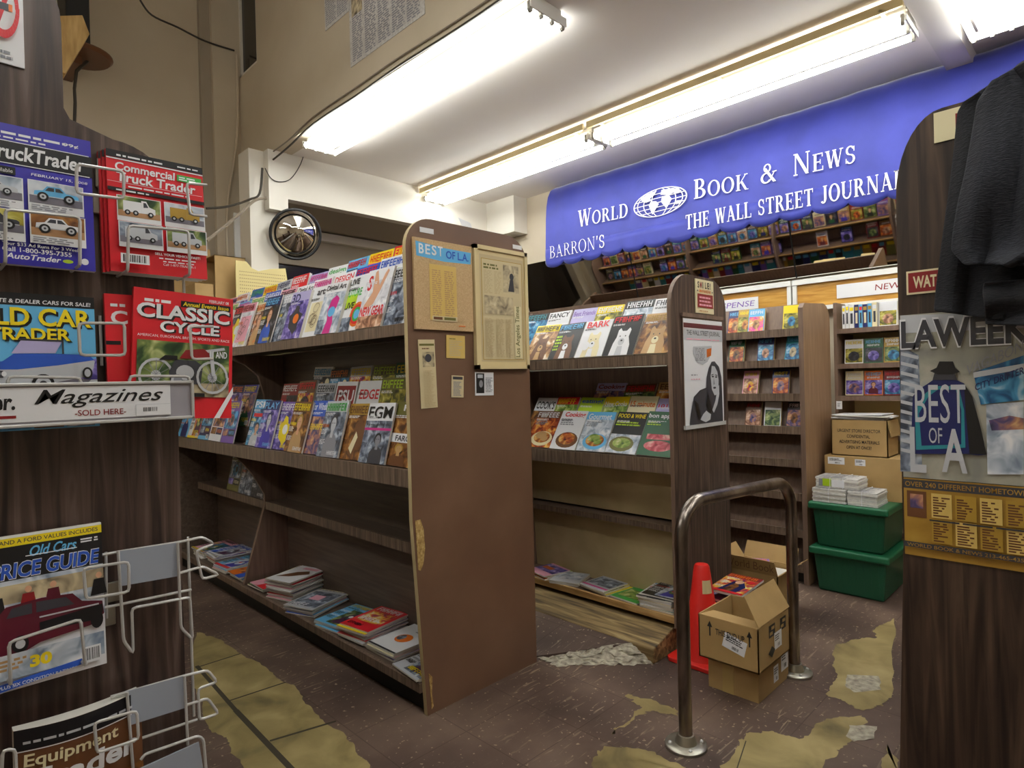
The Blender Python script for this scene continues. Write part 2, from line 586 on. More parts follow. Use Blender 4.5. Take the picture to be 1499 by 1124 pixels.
def periodical(name, label, cat, group, loc, rot, w, h, t, bg, draw, edge='paper', back='white', curl=0.0):
    """a magazine or book standing with its bottom edge on local z = 0, its cover towards local -y"""
    mb = MB()
    mb.raw([(-w / 2, 0, 0), (w / 2, 0, 0), (w / 2, t, 0), (-w / 2, t, 0), (-w / 2, 0, h), (w / 2, 0, h), (w / 2, t, h), (-w / 2, t, h)],
           [(0, 3, 2, 1), (4, 5, 6, 7), (1, 2, 6, 5)], edge)
    mb.raw([(-w / 2, 0, 0), (w / 2, 0, 0), (w / 2, 0, h), (-w / 2, 0, h)], [(0, 1, 2, 3)], bg)
    mb.raw([(-w / 2, t, 0), (w / 2, t, 0), (w / 2, t, h), (-w / 2, t, h)], [(3, 2, 1, 0)], back)
    mb.raw([(-w / 2, 0, 0), (-w / 2, t, 0), (-w / 2, t, h), (-w / 2, 0, h)], [(0, 3, 2, 1)], bg)
    sh = Sheet(mb, (-w / 2, 0, 0), (1, 0, 0), (0, 0, 1), (0, -1, 0), w, h)
    if draw:
        draw(sh)
    if curl:
        mb.v = [(x, y + curl * (0.25 - (x / w) ** 2) * -4 * (0.4 + 0.6 * z / h), z) for x, y, z in mb.v]
    o = mb.build(name)
    o.location = loc
    o.rotation_euler = rot
    assert label not in LABELS, label
    LABELS.add(label)
    return tag(o, label, cat, group)


# random covers ---------------------------------------------------
DARKS = ['black', 'navy', 'maroon', 'dark green', 'indigo', 'charcoal', 'plum']
THEMES = {
    'tech': (['white', 'white', 'white', 'silver', 'sky blue', 'lilac', 'black', 'pink', 'cream', 'blue', 'red'],
             ['pic steel', 'pic snow', 'pic violet', 'pic candy', 'pic flesh', 'pic mixed', 'pic sea'], ['red', 'black', 'blue', 'magenta', 'green', 'orange', 'navy']),
    'game': (['navy', 'black', 'indigo', 'brown', 'white', 'silver', 'sky blue', 'violet', 'olive', 'charcoal', 'dark red'],
             ['pic violet', 'pic coal', 'pic rust', 'pic dusk', 'pic steel', 'pic forest', 'pic sea', 'pic mixed'], ['yellow', 'white', 'red', 'sky blue', 'orange', 'silver']),
    'pet': (['black', 'white', 'yellow', 'tan', 'lilac', 'teal'], ['pic fur', 'pic snow', 'pic forest', 'pic rust'], ['red', 'yellow', 'sky blue', 'white', 'lime']),
    'food': (['white', 'cream', 'lime', 'sky blue', 'orange', 'dark green', 'yellow', 'red'], ['pic food', 'pic salad', 'pic meat', 'pic fire'], ['red', 'orange', 'blue', 'green', 'maroon']),
    'novel': (['black', 'navy', 'dark red', 'teal', 'violet', 'brown', 'olive', 'cream', 'dark green', 'gold', 'white'],
              ['pic fire', 'pic dusk', 'pic sea', 'pic flesh', 'pic forest', 'pic coal', 'pic violet', 'pic moss'], ['white', 'yellow', 'gold', 'red', 'sky blue'])}


def random_cover(rng, theme):
    bgs, pics, heads = THEMES[theme]
    bg = rng.choice(bgs)
    light = bg in ('white', 'cream', 'silver', 'lilac', 'pink', 'sky blue', 'yellow', 'lime', 'tan')
    head = rng.choice([c for c in heads if c != bg])
    if not light and head in DARKS:
        head = 'white'
    pic = rng.choice(pics)
    line = 'black' if light else 'white'
    style = rng.randrange(4)
    seed = rng.randrange(10 ** 6)

    def draw(s):
        r = random.Random(seed)
        if theme == 'novel':
            s.rect(.04, .04, .96, .62, pic)
            s.word(.08, .8, .92, .93, head, r)
            s.word(.15, .68, .85, .76, line, r)
            if style % 2:
                s.bust(.5, .06, .55, r.choice(DARKS), 'skin', r.choice(['brown', 'black', 'gold']))
            else:
                s.ell(.5, .3, .3, .2, r.choice(pics))
            return
        accent = r.choice([c for c in ('yellow', 'red', 'sky blue', 'lime', 'orange', 'magenta', 'white', 'cream') if c != bg])
        dark = r.choice(DARKS)
        tone = line
        if style == 0:
            if not light or r.random() < .4:
                s.rect(0, 0, 1, .8, pic)
                tone = 'white'
            s.bust(r.uniform(.48, .62), 0, r.uniform(.68, .8), r.choice(DARKS + ['red', 'blue', 'silver', 'tan']), 'skin', r.choice(['brown', 'black', 'gold']), r.uniform(.26, .36))
        elif style == 1:
            s.rect(.34, .06, 1, .74, pic)
            s.poly([(.45, .1), (.9, .14), (.95, .45), (.75, .68), (.55, .55)], dark)
            s.ell(.7, .42, .15, .13, r.choice(pics))
            s.ell(.66, .46, .06, .05, accent)
        elif style == 2:
            s.rect(0, 0, 1, .8, pic)
            tone = 'white'
            s.poly([(.2, .05), (.75, .02), (.85, .4), (.6, .72), (.4, .66), (.3, .35)], dark)
            s.poly([(.35, .1), (.6, .08), (.66, .4), (.5, .6), (.42, .4)], r.choice(pics))
            s.ell(.55, .6, .12, .09, r.choice(['skin', 'silver', 'tan', 'gold']))
        else:
            s.rect(.05, .34, .95, .75, pic)
            s.rect(.05, .16, .46, .32, r.choice(pics))
            s.rect(.5, .16, .95, .32, dark)
            s.word(.54, .2, .92, .28, accent, r)
            s.ell(.5, .54, .24, .15, r.choice(pics))
            s.ell(.58, .56, .1, .08, dark)
        s.word(.05, .83, .95, .96, head, r)
        s.lines(.06, .75, .6, .8, 2, tone, r)
        if style != 3:
            s.word(.05, .58, .42, .65, accent, r)
            s.lines(.05, .44, .36, .56, 4, tone, r)
            s.word(.05, .34, .36, .39, r.choice([head, accent, tone]), r)
            s.lines(.05, .22, .34, .32, 4, tone, r)
            if r.random() < .6:
                s.word(.4, .1, .95, .2, accent, r)
        if r.random() < .5:
            s.rect(0, 0, 1, .05 + .05 * r.random(), r.choice([head, bg, 'yellow', 'black', accent]))
        if r.random() < .4:
            s.ell(.83, .68, .11, .085, accent)
        if r.random() < .5:
            s.barcode(.72, .03, .96, .13)
    return bg, head, draw


def stand_row(theme, rack, shelf, row, group, ends, depth_axis, x, z, y0, y1, face, tilt, rng, n=None, w=0.208, h=0.272, special=None,
              name='magazine', cat='magazine', edge='paper', gap=0.006, skip=0.0, thick=(0.006, 0.016), lap=0.0):
    """a row of covers from y0 (at the named end) towards y1; face -1 looks to -x, +1 looks to +x"""
    d = 1 if y1 > y0 else -1
    i = 0
    y = y0
    while (y1 - y) * d > w * .6:
        if skip and rng.random() < skip:
            y += d * (w + gap)
            continue
        i += 1
        bg, head, draw = random_cover(rng, theme)
        ww, hh = w * rng.uniform(.96, 1.03), h * rng.uniform(.97, 1.04)
        lab = None
        if special and i in special:
            sp = special[i]
            bg, head, draw = sp[0], sp[1], sp[2]
            if len(sp) > 3:
                lab = sp[3]
        t = rng.uniform(*thick)
        what = lab or ('%s %s with %s title' % (bg, cat, head))
        label = '%s, %s %s, %s, %s' % (what, ORD[i], ends, row, shelf)
        tl = tilt if lap else tilt + rng.uniform(-.03, .03)
        stag = .016 * (i % 2) if lap else rng.uniform(-.004, .004)
        periodical(name, label, cat, group, (x + stag, y + d * ww / 2, z + t * math.sin(tl) + .0015),
                   (-tl, rng.uniform(-.02, .02), -math.pi / 2 if face < 0 else math.pi / 2), ww, hh, t, bg, draw, edge)
        y += d * (ww + gap - lap * rng.uniform(.3, 1.0))
    return i


def flat_stack(theme, where, group, x, y, z, n, rz, rng, w=0.208, h=0.272, t=0.008, top=None, jitter=.012):
    """magazines lying on each other, covers up; where names the stack, counted from its top"""
    zz = z
    for k in range(n):
        bg, head, draw = random_cover(rng, theme)
        num = n - k
        what = '%s magazine' % bg
        tt = t * rng.uniform(.85, 1.15)
        if num == 1 and top:
            bg, what, draw = top
        elif num > 1:
            dr = draw
            draw = (lambda s: None) if num > 2 else dr
        pos = 'on top of' if num == 1 else ('%s down in' % ORD[num])
        label = '%s lying %s the %s' % (what, pos, where)
        periodical('magazine', label, 'magazine', group, (x + rng.uniform(-jitter, jitter), y + rng.uniform(-jitter, jitter), zz + tt + .0006),
                   (-math.pi / 2, 0, rz + rng.uniform(-.05, .05)), w * rng.uniform(.96, 1.02), h * rng.uniform(.97, 1.02), tt, bg, draw)
        zz += tt + .0006 + .0006
    return zz
# ------------------------------------------------------------------ the room
LOW, HIGH = 3.40, 5.20          # low ceiling over the shop, high ceiling over the entrance side
XB, XR = 2.35, 5.06             # bulkhead plane, long wall with the awning
YH, YBACK = 5.22, 6.03          # header plane, back wall of the high part


def jag(poly, seed, amp=0.02, n=7):
    rng = random.Random(seed)
    out = []
    for i, p in enumerate(poly):
        q = poly[(i + 1) % len(poly)]
        for k in range(n):
            f = k / n
            out.append((p[0] + (q[0] - p[0]) * f + rng.uniform(-amp, amp) * (k > 0), p[1] + (q[1] - p[1]) * f + rng.uniform(-amp, amp) * (k > 0)))
    return out


def on_floor(pxs, z=0.0):
    return [(onz(x, y, z).x, onz(x, y, z).y) for x, y in pxs]


mb = MB()
mb.box(-3.0, -4.0, -0.1, 5.3, 6.4, 0.0, 'floor tile')
PATCHES = [
    [(288, 926), (312, 932), (346, 952), (400, 985), (438, 1012), (462, 1045), (505, 1075), (528, 1108), (560, 1160), (400, 1180), (352, 1112), (332, 1082), (306, 1064), (282, 1000)],
    [(1309, 905), (1280, 922), (1283, 934), (1250, 936), (1224, 944), (1220, 972), (1226, 992), (1208, 1016), (1240, 1030), (1262, 1040), (1292, 1034), (1305, 1020)],
    [(862, 1140), (870, 1108), (884, 1092), (955, 1100), (1004, 1124), (1012, 1140)],
    [(1040, 1140), (1080, 1092), (1092, 1074), (1130, 1070), (1170, 1082), (1210, 1052), (1262, 1048), (1270, 1058), (1240, 1088), (1216, 1110), (1200, 1140)],
    [(920, 1016), (960, 1026), (994, 1042), (993, 1048), (955, 1040), (930, 1048), (898, 1075), (902, 1066), (940, 1036), (916, 1020)],
    [(1285, 1140), (1300, 1090), (1320, 1140)],
]
for i, pl in enumerate(PATCHES):
    f = jag(jag(on_floor(pl), i + 5, 0.012, 4), i + 50, 0.006, 3)
    mb.face([(a, b, 0.0012) for a, b in f], 'bare floor')
for i, pl in enumerate(([(1240, 988), (1286, 990), (1290, 1010), (1250, 1014), (1237, 1004)], [(1243, 1062), (1284, 1064), (1280, 1082), (1250, 1086), (1238, 1078)])):
    mb.face([(a, b, 0.0022) for a, b in jag(on_floor(pl), i + 90, 0.005, 4)], 'concrete')
for a, b, w in [((286, 978), (352, 957), .010), ((330, 1028), (418, 999), .010), ((395, 1085), (492, 1056), .013), ((288, 975), (345, 1040), .018), ((345, 1040), (440, 1140), .022),
                ((1078, 1128), (1092, 1085), .004)]:
    p, q = Vector(on_floor([a])[0]), Vector(on_floor([b])[0])
    d = (q - p).normalized()
    nn = Vector((-d.y, d.x)) * w / 2
    mb.face([(v.x, v.y, 0.0018) for v in (p + nn, q + nn, q - nn, p - nn)], 'grout')
struct(mb, 'floor', 'worn brown tile floor with bare yellow patches between the racks', 'floor')

mb = MB()
mb.box(XB + .161, -4.0, LOW, 5.3, YH + .02, LOW + .1, 'ceiling paint')
struct(mb, 'ceiling', 'low white ceiling that carries the fluorescent lights', 'ceiling')
mb = MB()
mb.box(-3.0, -4.0, HIGH, XB, 6.4, HIGH + .1, 'ceiling paint')
struct(mb, 'ceiling.001', 'high ceiling over the tall beige wall', 'ceiling')

mb = MB()
WY0, WY1, WZ0 = 5.52, 5.93, 4.28
mb.box(XB, -4.0, LOW, XB + .16, YH + .9, WZ0, 'wall paint')
mb.box(XB, -4.0, WZ0, XB + .16, WY0, HIGH, 'wall paint')
mb.box(XB, WY1, LOW, XB + .16, 6.4, HIGH, 'wall paint')
struct(mb, 'wall_upper', 'tall beige bulkhead wall with newspaper pages and cables on it', 'wall')
t = thing('window_1', 'small dark window high in the bulkhead wall corner', 'window', (XB + .1, (WY0 + WY1) / 2, WZ0))
t['kind'] = 'structure'
mb = MB()
mb.box(XB + .03, WY0, WZ0, XB + .05, WY1, HIGH, 'dark glass')
mb.build('pane', t)
mb = MB()
mb.box(XB + .01, WY0, WZ0, XB + .15, WY0 + .03, HIGH, 'white paint')
mb.box(XB + .01, WY1 - .03, WZ0, XB + .15, WY1, HIGH, 'white paint')
mb.box(XB + .01, WY0, WZ0, XB + .15, WY1, WZ0 + .03, 'white paint')
mb.build('frame', t)

mb = MB()
mb.box(-3.0, YBACK, 0, XB + .16, YBACK + .12, HIGH, 'wall paint')
mb.box(2.02, YBACK - .05, 0, 2.11, YBACK, HIGH, 'grey paint')
mb.box(2.11, YBACK - .10, 0, XB, YBACK, HIGH, 'wall paint')
struct(mb, 'wall_back', 'tall beige back wall with shallow pilaster strips', 'wall')
mb = MB()
mb.box(XR, -4.0, 0, XR + .12, 6.4, LOW + .1, 'wall paint')
struct(mb, 'wall_right', 'long cream wall behind the bookcases and the awning', 'wall')
mb = MB()
mb.box(-3.12, -4.0, 0, -3.0, 6.4, HIGH, 'wall paint')
struct(mb, 'wall_left', 'cream side wall beyond the wooden rack', 'wall')
mb = MB()
mb.box(-3.0, -4.12, 0, 5.3, -4.0, HIGH, 'wall paint')
struct(mb, 'wall_front', 'cream wall behind the viewpoint', 'wall')

# header over the back recess, its corner box, the recess itself
HZ = 3.0
mb = MB()
mb.box(2.46, YH, HZ, 4.85, YH + .10, LOW + .02, 'white paint')
mb.box(4.85, 4.78, HZ, XR, YH + .10, LOW + .02, 'white paint')
mb.box(2.29, YH - .01, 2.885, 2.46, YH + .10, LOW, 'white paint')
struct(mb, 'trim_1', 'white header boards over the back recess', 'header')
mb = MB()
mb.box(2.46, YH + .1, HZ, XR, 6.3, HZ + .08, 'grey paint')
struct(mb, 'ceiling_recess', 'grey soffit of the recess behind the header', 'ceiling')
t = thing('window_2', 'dark window wall under a white rail in the back recess', 'window', (3.6, 6.2, 0))
t['kind'] = 'structure'
mb = MB()
mb.box(2.4, 6.2, 0.9, XR, 6.23, 2.62, 'dark glass')
mb.build('pane', t)
mb = MB()
mb.box(2.4, 6.16, 2.62, XR, 6.23, HZ - .0, 'grey paint')
mb.box(2.4, 6.15, 0, XR, 6.23, 0.9, 'grey paint')
mb.build('panel', t)
mb = MB()
mb.box(2.4, 6.08, 2.90, XR, 6.16, 2.985, 'white paint')
mb.build('rail', t)
mb = MB()
mb.box(2.16, 5.30, 0, 2.40, 5.52, 3.4, 'white paint')
struct(mb, 'column_1', 'white square column under the header, beside the pegboard', 'column')
mb = MB()
mb.box(XB, .68, 3.30, XR, .82, LOW, 'white paint')
struct(mb, 'trim_2', 'cream beam crossing the low ceiling between the light fixtures', 'beam')


# ------------------------------------------------------------------ fluorescent lights
def tube_light(name, label, x0, y0, x1, y1, along, ntubes, ztop, width, lip=False, drop=.05):
    """open channel with bare tubes; along 'y' or 'x'"""
    cx, cy = (x0 + x1) / 2, (y0 + y1) / 2
    t = thing(name, label, 'light', (cx, cy, ztop), 'fluorescent ceiling lights')
    L = (y1 - y0) if along == 'y' else (x1 - x0)

    def put(mb):
        mb.T = Matrix.Translation((cx, cy, ztop)) @ (Matrix.Rotation(0, 4, 'Z') if along == 'y' else Matrix.Rotation(math.pi / 2, 4, 'Z'))
        return mb
    mb = put(MB())
    W = width
    ch = W / 2 - .045
    mb.box(-ch, -L / 2, -.038 - drop, ch, L / 2, -drop, 'white enamel')
    if drop:
        mb.box(-.04, -L / 2 + .02, -.05, .04, L / 2 - .02, 0, 'white enamel')
    if lip:
        mb.box(-W / 2 - .05, -L / 2, -.07, -W / 2 - .03, L / 2, -.02, 'frame cream')
        for q_ in (-.45, 0, .45):
            mb.box(-W / 2 - .05, q_ * L - .01, -.06, -.03, q_ * L + .01, -.05, 'frame cream')
    for s in (-1, 1):
        mb.box(-W / 2 + .005, s * L / 2 - .004, -.078 - drop, W / 2 - .005, s * L / 2 + .004, -.03 - drop, 'white enamel')
    mb.build('housing', t)
    if ztop > LOW + .05:
        for s in (-.4, .4):
            m4 = put(MB())
            m4.tube([(0, s * L, 0), (0, s * L, HIGH - ztop)], .006, 'wire', 6)
            m4.build('hanger_rod', t)
    for k in range(ntubes):
        x = (-W / 2 + .02) + (W - .04) * k / max(1, ntubes - 1)
        zt_ = -.068 - drop
        m2 = put(MB())
        m2.tube([(x, -L / 2 + .03, zt_), (x, L / 2 - .03, zt_)], .019, 'tube', 10)
        m2.build('tube', t, smooth=True)
        for s in (-1, 1):
            m3 = put(MB())
            y = s * (L / 2 - .018)
            m3.prism([(x - .014, zt_ + .03), (x + .014, zt_ + .03), (x + .014, zt_ - .015), (x + .006, zt_ - .027), (x - .006, zt_ - .027), (x - .014, zt_ - .015)], 'y', y - .008, y + .008, 'socket')
            m3.build('lamp_holder', t)
    return t


tube_light('fluorescent_light', 'four-tube ceiling light beside the bulkhead cables', 2.39, 2.20, 2.69, 4.78, 'y', 4, LOW - .006, .30, False, .0)
tube_light('fluorescent_light', 'long ceiling light strip, end by the white header', 3.92, 3.04, 4.22, 5.20, 'y', 3, LOW - .006, .28, True)
tube_light('fluorescent_light', 'long ceiling light strip, end by the cream beam', 3.92, .84, 4.22, 3.00, 'y', 3, LOW - .006, .28, True)
tube_light('fluorescent_light', 'ceiling light beyond the cream beam, above the jacket panel', 3.00, .34, 4.5, .64, 'x', 4, LOW - .006, .30)
tube_light('fluorescent_light', 'ceiling light hung over the viewpoint in the high part', .15, -1.7, .45, .7, 'y', 4, 3.75, .30)
tube_light('fluorescent_light', 'added unseen ceiling light that brightens the poster panel and foreground floor', .85, -.3, 2.25, .0, 'x', 4, 3.75, .30)  # fill light added out of view to lift the end panels and floor
tube_light('fluorescent_light', 'ceiling light hung over the aisle behind the viewpoint', 2.45, -2.4, 2.75, 0.0, 'y', 4, LOW - .006, .30)
tube_light('fluorescent_light', 'ceiling light hung over the aisle beside the long rack', .45, 1.5, .75, 3.9, 'y', 4, 3.85, .30)

tube_light('fluorescent_light', 'added unseen ceiling light that brightens the low shelf edges of the long rack', -1.35, 1.4, -1.05, 3.9, 'y', 4, 3.3, .30)  # extra unseen light, added so low-angle light reaches under the long rack's shelves
# ------------------------------------------------------------------ awning on the long wall
AY0, AY1 = 4.28, -.6
XF = 4.80
t = thing('awning', 'blue canvas awning with white bookshop lettering over the bookcases', 'awning', (XR, 2.0, 2.6))
prof = [(XR - .002, 3.395), (4.97, 3.38), (4.90, 3.335), (4.855, 3.26), (4.83, 3.16), (4.815, 3.02), (XF, 2.70)]
NY = 60
mb = MB()
rngA = random.Random(4)
cols = []
for j in range(NY + 1):
    y = AY0 + (AY1 - AY0) * j / NY
    cols.append([(x + (.006 * math.sin(j * 1.7) + .004 * math.sin(j * .63)) * (i > 0), y, z) for i, (x, z) in enumerate(prof)])
i0 = mb.pts([p for c in cols for p in c])
P = len(prof)
k = mb.mi('awning')
for j in range(NY):
    for i in range(P - 1):
        mb.f.append((i0 + j * P + i, i0 + (j + 1) * P + i, i0 + (j + 1) * P + i + 1, i0 + j * P + i + 1))
        mb.m.append(k)
mb.face([cols[0][i] for i in range(P)] + [(XR - .002, AY0, 2.70)], 'awning')
cov = mb.build('canopy', t, smooth=True)
# valance: hangs from the canopy and ends in shallow scallops
mb = MB()
NS, PER = 320, .24


def drop(y):
    f = ((AY0 - y) / PER) % 1.0
    return 2.503 + .058 * (1 - math.sqrt(max(0, 1 - (2 * f - 1) ** 2)))


def xv(y, z):
    return XF - .002 + .005 * math.sin(y * 7.0) * (2.7 - z) / .2


vp = []
for j in range(NS + 1):
    y = AY0 + (AY1 - AY0) * j / NS
    zd = drop(y)
    vp += [(xv(y, z), y, z) for z in (2.705, 2.64, zd + (2.64 - zd) * .4, zd)]
mb.raw(vp, [(4 * j + i, 4 * j + 4 + i, 4 * j + 5 + i, 4 * j + 1 + i) for j in range(NS) for i in range(3)], 'awning')
v = mb.build('valance', t, smooth=True)
md = v.modifiers.new('cloth', 'SOLIDIFY')
md.thickness = .003

# serif capitals drawn stroke by stroke: thick stems, thin hairlines, flat serifs
TH, TN, SF = .17, .06, .055


def ring(cx, cy, rx, ry, wx, wy, a0=0, a1=360, n=22):
    out = []
    for i in range(n):
        a, b = math.radians(a0 + (a1 - a0) * i / n), math.radians(a0 + (a1 - a0) * (i + 1) / n)
        out.append([(cx + rx * math.cos(a), cy + ry * math.sin(a)), (cx + rx * math.cos(b), cy + ry * math.sin(b)),
                    (cx + (rx - wx) * math.cos(b), cy + (ry - wy) * math.sin(b)), (cx + (rx - wx) * math.cos(a), cy + (ry - wy) * math.sin(a))])
    return out


def bar(x0, x1, y0, y1):
    return [[(x0, y0), (x1, y0), (x1, y1), (x0, y1)]]


def diag(xa, ya, xb, yb, w):
    return [[(xa - w / 2, ya), (xa + w / 2, ya), (xb + w / 2, yb), (xb - w / 2, yb)]]


def stem(x, w=None, y0=0, y1=1, foot=True, head=True):
    w = TH if w is None else w
    o = bar(x - w / 2, x + w / 2, y0, y1)
    if foot:
        o += bar(x - w / 2 - .08, x + w / 2 + .08, y0, y0 + SF)
    if head:
        o += bar(x - w / 2 - .08, x + w / 2 + .08, y1 - SF, y1)
    return o


def ser(x, y, w=.14):
    return bar(x - w, x + w, y, y + SF)


def glyph(c):
    if c == 'W':
        return 1.15, diag(.14, 1, .36, 0, TH) + diag(.36, 0, .56, .95, TN) + diag(.56, 1, .80, 0, TH) + diag(.80, 0, 1.02, 1, TN) + ser(.14, 1 - SF) + ser(.58, 1 - SF, .12) + ser(1.02, 1 - SF, .12)
    if c == 'O':
        return .98, ring(.49, .5, .46, .515, TH, TN)
    if c == 'R':
        return .9, stem(.2) + ring(.34, .74, .36, .26, TH, TN, -90, 90) + bar(.2, .36, .94, 1) + bar(.2, .4, .47, .53) + diag(.76, 0, .46, .5, TH) + ser(.8, 0, .1)
    if c == 'P':
        return .78, stem(.2) + ring(.34, .72, .38, .28, TH, TN, -90, 90) + bar(.2, .36, .94, 1) + bar(.2, .36, .44, .5)
    if c == 'B':
        return .8, stem(.2) + ring(.36, .75, .30, .25, TH * .9, TN, -90, 90) + ring(.36, .26, .38, .26, TH, TN, -90, 90) + bar(.2, .38, .94, 1) + bar(.2, .38, .48, .54) + bar(.2, .38, 0, TN)
    if c == 'D':
        return .95, stem(.2) + ring(.4, .5, .46, .5, TH, TN, -90, 90) + bar(.2, .42, 1 - TN, 1) + bar(.2, .42, 0, TN)
    if c == 'L':
        return .75, stem(.2) + bar(.2, .7, 0, TN) + bar(.65, .71, 0, .26)
    if c == 'E':
        return .78, stem(.2) + bar(.2, .7, 0, TN) + bar(.2, .68, 1 - TN, 1) + bar(.2, .54, .48, .54) + bar(.66, .72, 0, .24) + bar(.63, .69, .78, 1) + bar(.5, .55, .38, .64)
    if c == 'T':
        return .84, stem(.42, head=False) + bar(.06, .78, 1 - TN, 1) + bar(.05, .11, .76, 1) + bar(.73, .79, .76, 1)
    if c == 'H':
        return 1.0, stem(.2) + stem(.8) + bar(.2, .8, .47, .54)
    if c == 'A':
        return .96, diag(.44, 1, .78, 0, TH) + diag(.18, 0, .44, 1, TN) + bar(.25, .68, .3, .36) + ser(.17, 0, .13) + ser(.8, 0, .14)
    if c == 'N':
        return 1.02, stem(.2, TN) + stem(.84, TN, foot=False) + diag(.22, 1, .82, 0, TH)
    if c == 'K':
        return .92, stem(.2) + diag(.3, .42, .74, 1, TN) + diag(.76, 0, .42, .56, TH) + ser(.74, 1 - SF, .12) + ser(.8, 0, .12)
    if c == 'J':
        return .6, stem(.38, y0=.2, foot=False) + ring(.22, .22, .245, .24, TH, TN, -150, 0)
    if c == 'U':
        return .96, stem(.2, y0=.3, foot=False) + stem(.78, TN, y0=.3, foot=False) + ring(.465, .32, .35, .335, TH * .7, TN * 1.3, 180, 360)
    if c == 'S':
        return .72, ring(.35, .74, .27, .26, .13, .07, 20, 268) + ring(.35, .27, .29, .27, .13, .07, -160, 92) + bar(.55, .61, .68, .95) + bar(.07, .13, .05, .32)
    if c == '&':
        return 1.05, ring(.44, .77, .22, .23, .1, .06) + ring(.38, .27, .32, .28, .14, .07, 60, 330) + diag(.86, 0, .3, .78, TH) + diag(.6, .1, .86, .55, TN) + ser(.86, .5, .12)
    if c == "'":
        return .3, [[(.1, 1), (.24, 1), (.17, .68), (.11, .68)]]
    return .5, []


def serif_text(mb, s, ya, yb, z0, zh, x_at, small=None, slope=0.0, fat=1.0):
    """capitals laid along the awning from ya (reading start) to yb; small = height factor of all but each word's first letter"""
    global TH, TN
    keep = TH, TN
    whole, mb = mb, MB()
    TH, TN = TH * fat, TN * fat
    adv, items, first = 0.0, [], True
    for c in s:
        if c == ' ':
            adv += .55
            first = True
            items.append((adv, 1, None))
            continue
        w, polys = glyph(c)
        k = 1.0 if (first or small is None) else small
        items.append((adv, k, polys))
        adv += w * k + .05
        first = False
    sc_ = (yb - ya) / adv
    for a, k, polys in items:
        if polys is None:
            mb.build('lettering', t)
            mb = MB()
            continue
        for p in polys:
            q = []
            for px_, pz_ in p:
                yy = ya + (a + px_ * k) * sc_
                zz = z0 + pz_ * k * zh + slope * (a + px_ * k) / adv
                q.append((x_at(zz) - .004, yy, zz))
            mb.face(q, 'awning print')
    mb.build('lettering', t)
    TH, TN = keep


def awx(z):
    for (xa, za), (xb, zb) in zip(prof[1:], prof[2:]):
        if zb <= z <= za:
            return xa + (xb - xa) * (za - z) / (za - zb) - .014
    return XF - .014


def ay(px_, py_):
    p = onx(px_, py_, 4.80)
    return p.y, p.z


mb = MB()
y0, z0 = ay(847, 333)
y1, z1 = ay(922, 317)
serif_text(mb, 'WORLD', y0, y1, z0, .165, awx, .78, z1 - z0)
mb = MB()
y0, z0 = ay(1016, 292)
y1, z1 = ay(1098, 277)
serif_text(mb, 'BOOK', y0, y1, z0, .165, awx, .78, z1 - z0)
mb = MB()
y0, z0 = ay(1113, 271)
y1, z1 = ay(1141, 264)
serif_text(mb, '&', y0, y1, z0, .15, awx)
mb = MB()
y0, z0 = ay(1160, 259)
y1, z1 = ay(1256, 238)
serif_text(mb, 'NEWS', y0, y1, z0, .165, awx, .78, z1 - z0)
mb = MB()
y0, z0 = ay(1005, 337)
y1, z1 = ay(1326, 275)
serif_text(mb, 'THE WALL STREET JOURNAL', y0, y1, z0, .125, awx, None, z1 - z0, 1.15)
mb = MB()
y0, z0 = ay(806, 379)
y1, z1 = ay(888, 362)
serif_text(mb, "BARRON'S", y0, y1, z0, .125, lambda z: XF - .014, None, z1 - z0, .6)
# globe emblem
gy, gz = ay(966, 296)
ya_, za_ = ay(928, 303)
rw, rh = abs(ya_ - gy), .125
mb = MB()


def gp(u, v, lift=.0):
    z = gz + v * rh
    return (awx(z) - .003 - lift, gy - u * rw, z)


for polys in (ring(0, 0, 1, 1, .045, .06, n=40),):
    for p in polys:
        mb.face([gp(*q) for q in p], 'awning print')
for kx in (.3, .6, .84):
    for s in (-1, 1):
        pts = [(s * kx * math.cos(math.radians(a)), math.sin(math.radians(a))) for a in range(-90, 91, 10)]
        for p, q in zip(pts, pts[1:]):
            mb.face([gp(p[0] - .018, p[1]), gp(p[0] + .018, p[1]), gp(q[0] + .018, q[1]), gp(q[0] - .018, q[1])], 'awning print')
for v_ in (-.62, -.32, 0, .32, .62):
    h = math.sqrt(1 - v_ * v_)
    mb.face([gp(-h, v_ - .025), gp(h, v_ - .025), gp(h, v_ + .025), gp(-h, v_ + .025)], 'awning print')
for land in ([(-.72, .5), (-.45, .8), (-.1, .86), (-.2, .6), (-.36, .42), (-.3, .25), (-.5, .2), (-.62, .3)],
             [(-.32, .2), (-.12, .12), (-.02, -.12), (-.16, -.5), (-.26, -.78), (-.34, -.4), (-.4, -.05)],
             [(.08, .82), (.5, .74), (.8, .42), (.66, .3), (.5, .42), (.34, .3), (.18, .42), (.04, .5)],
             [(.1, .36), (.36, .28), (.46, .02), (.36, -.3), (.26, -.56), (.16, -.3), (.06, 0)],
             [(.62, -.2), (.8, -.24), (.74, -.46), (.58, -.42)]):
    mb.face([gp(a, b, .001) for a, b in land], 'awning print')
mb.build('emblem', t)

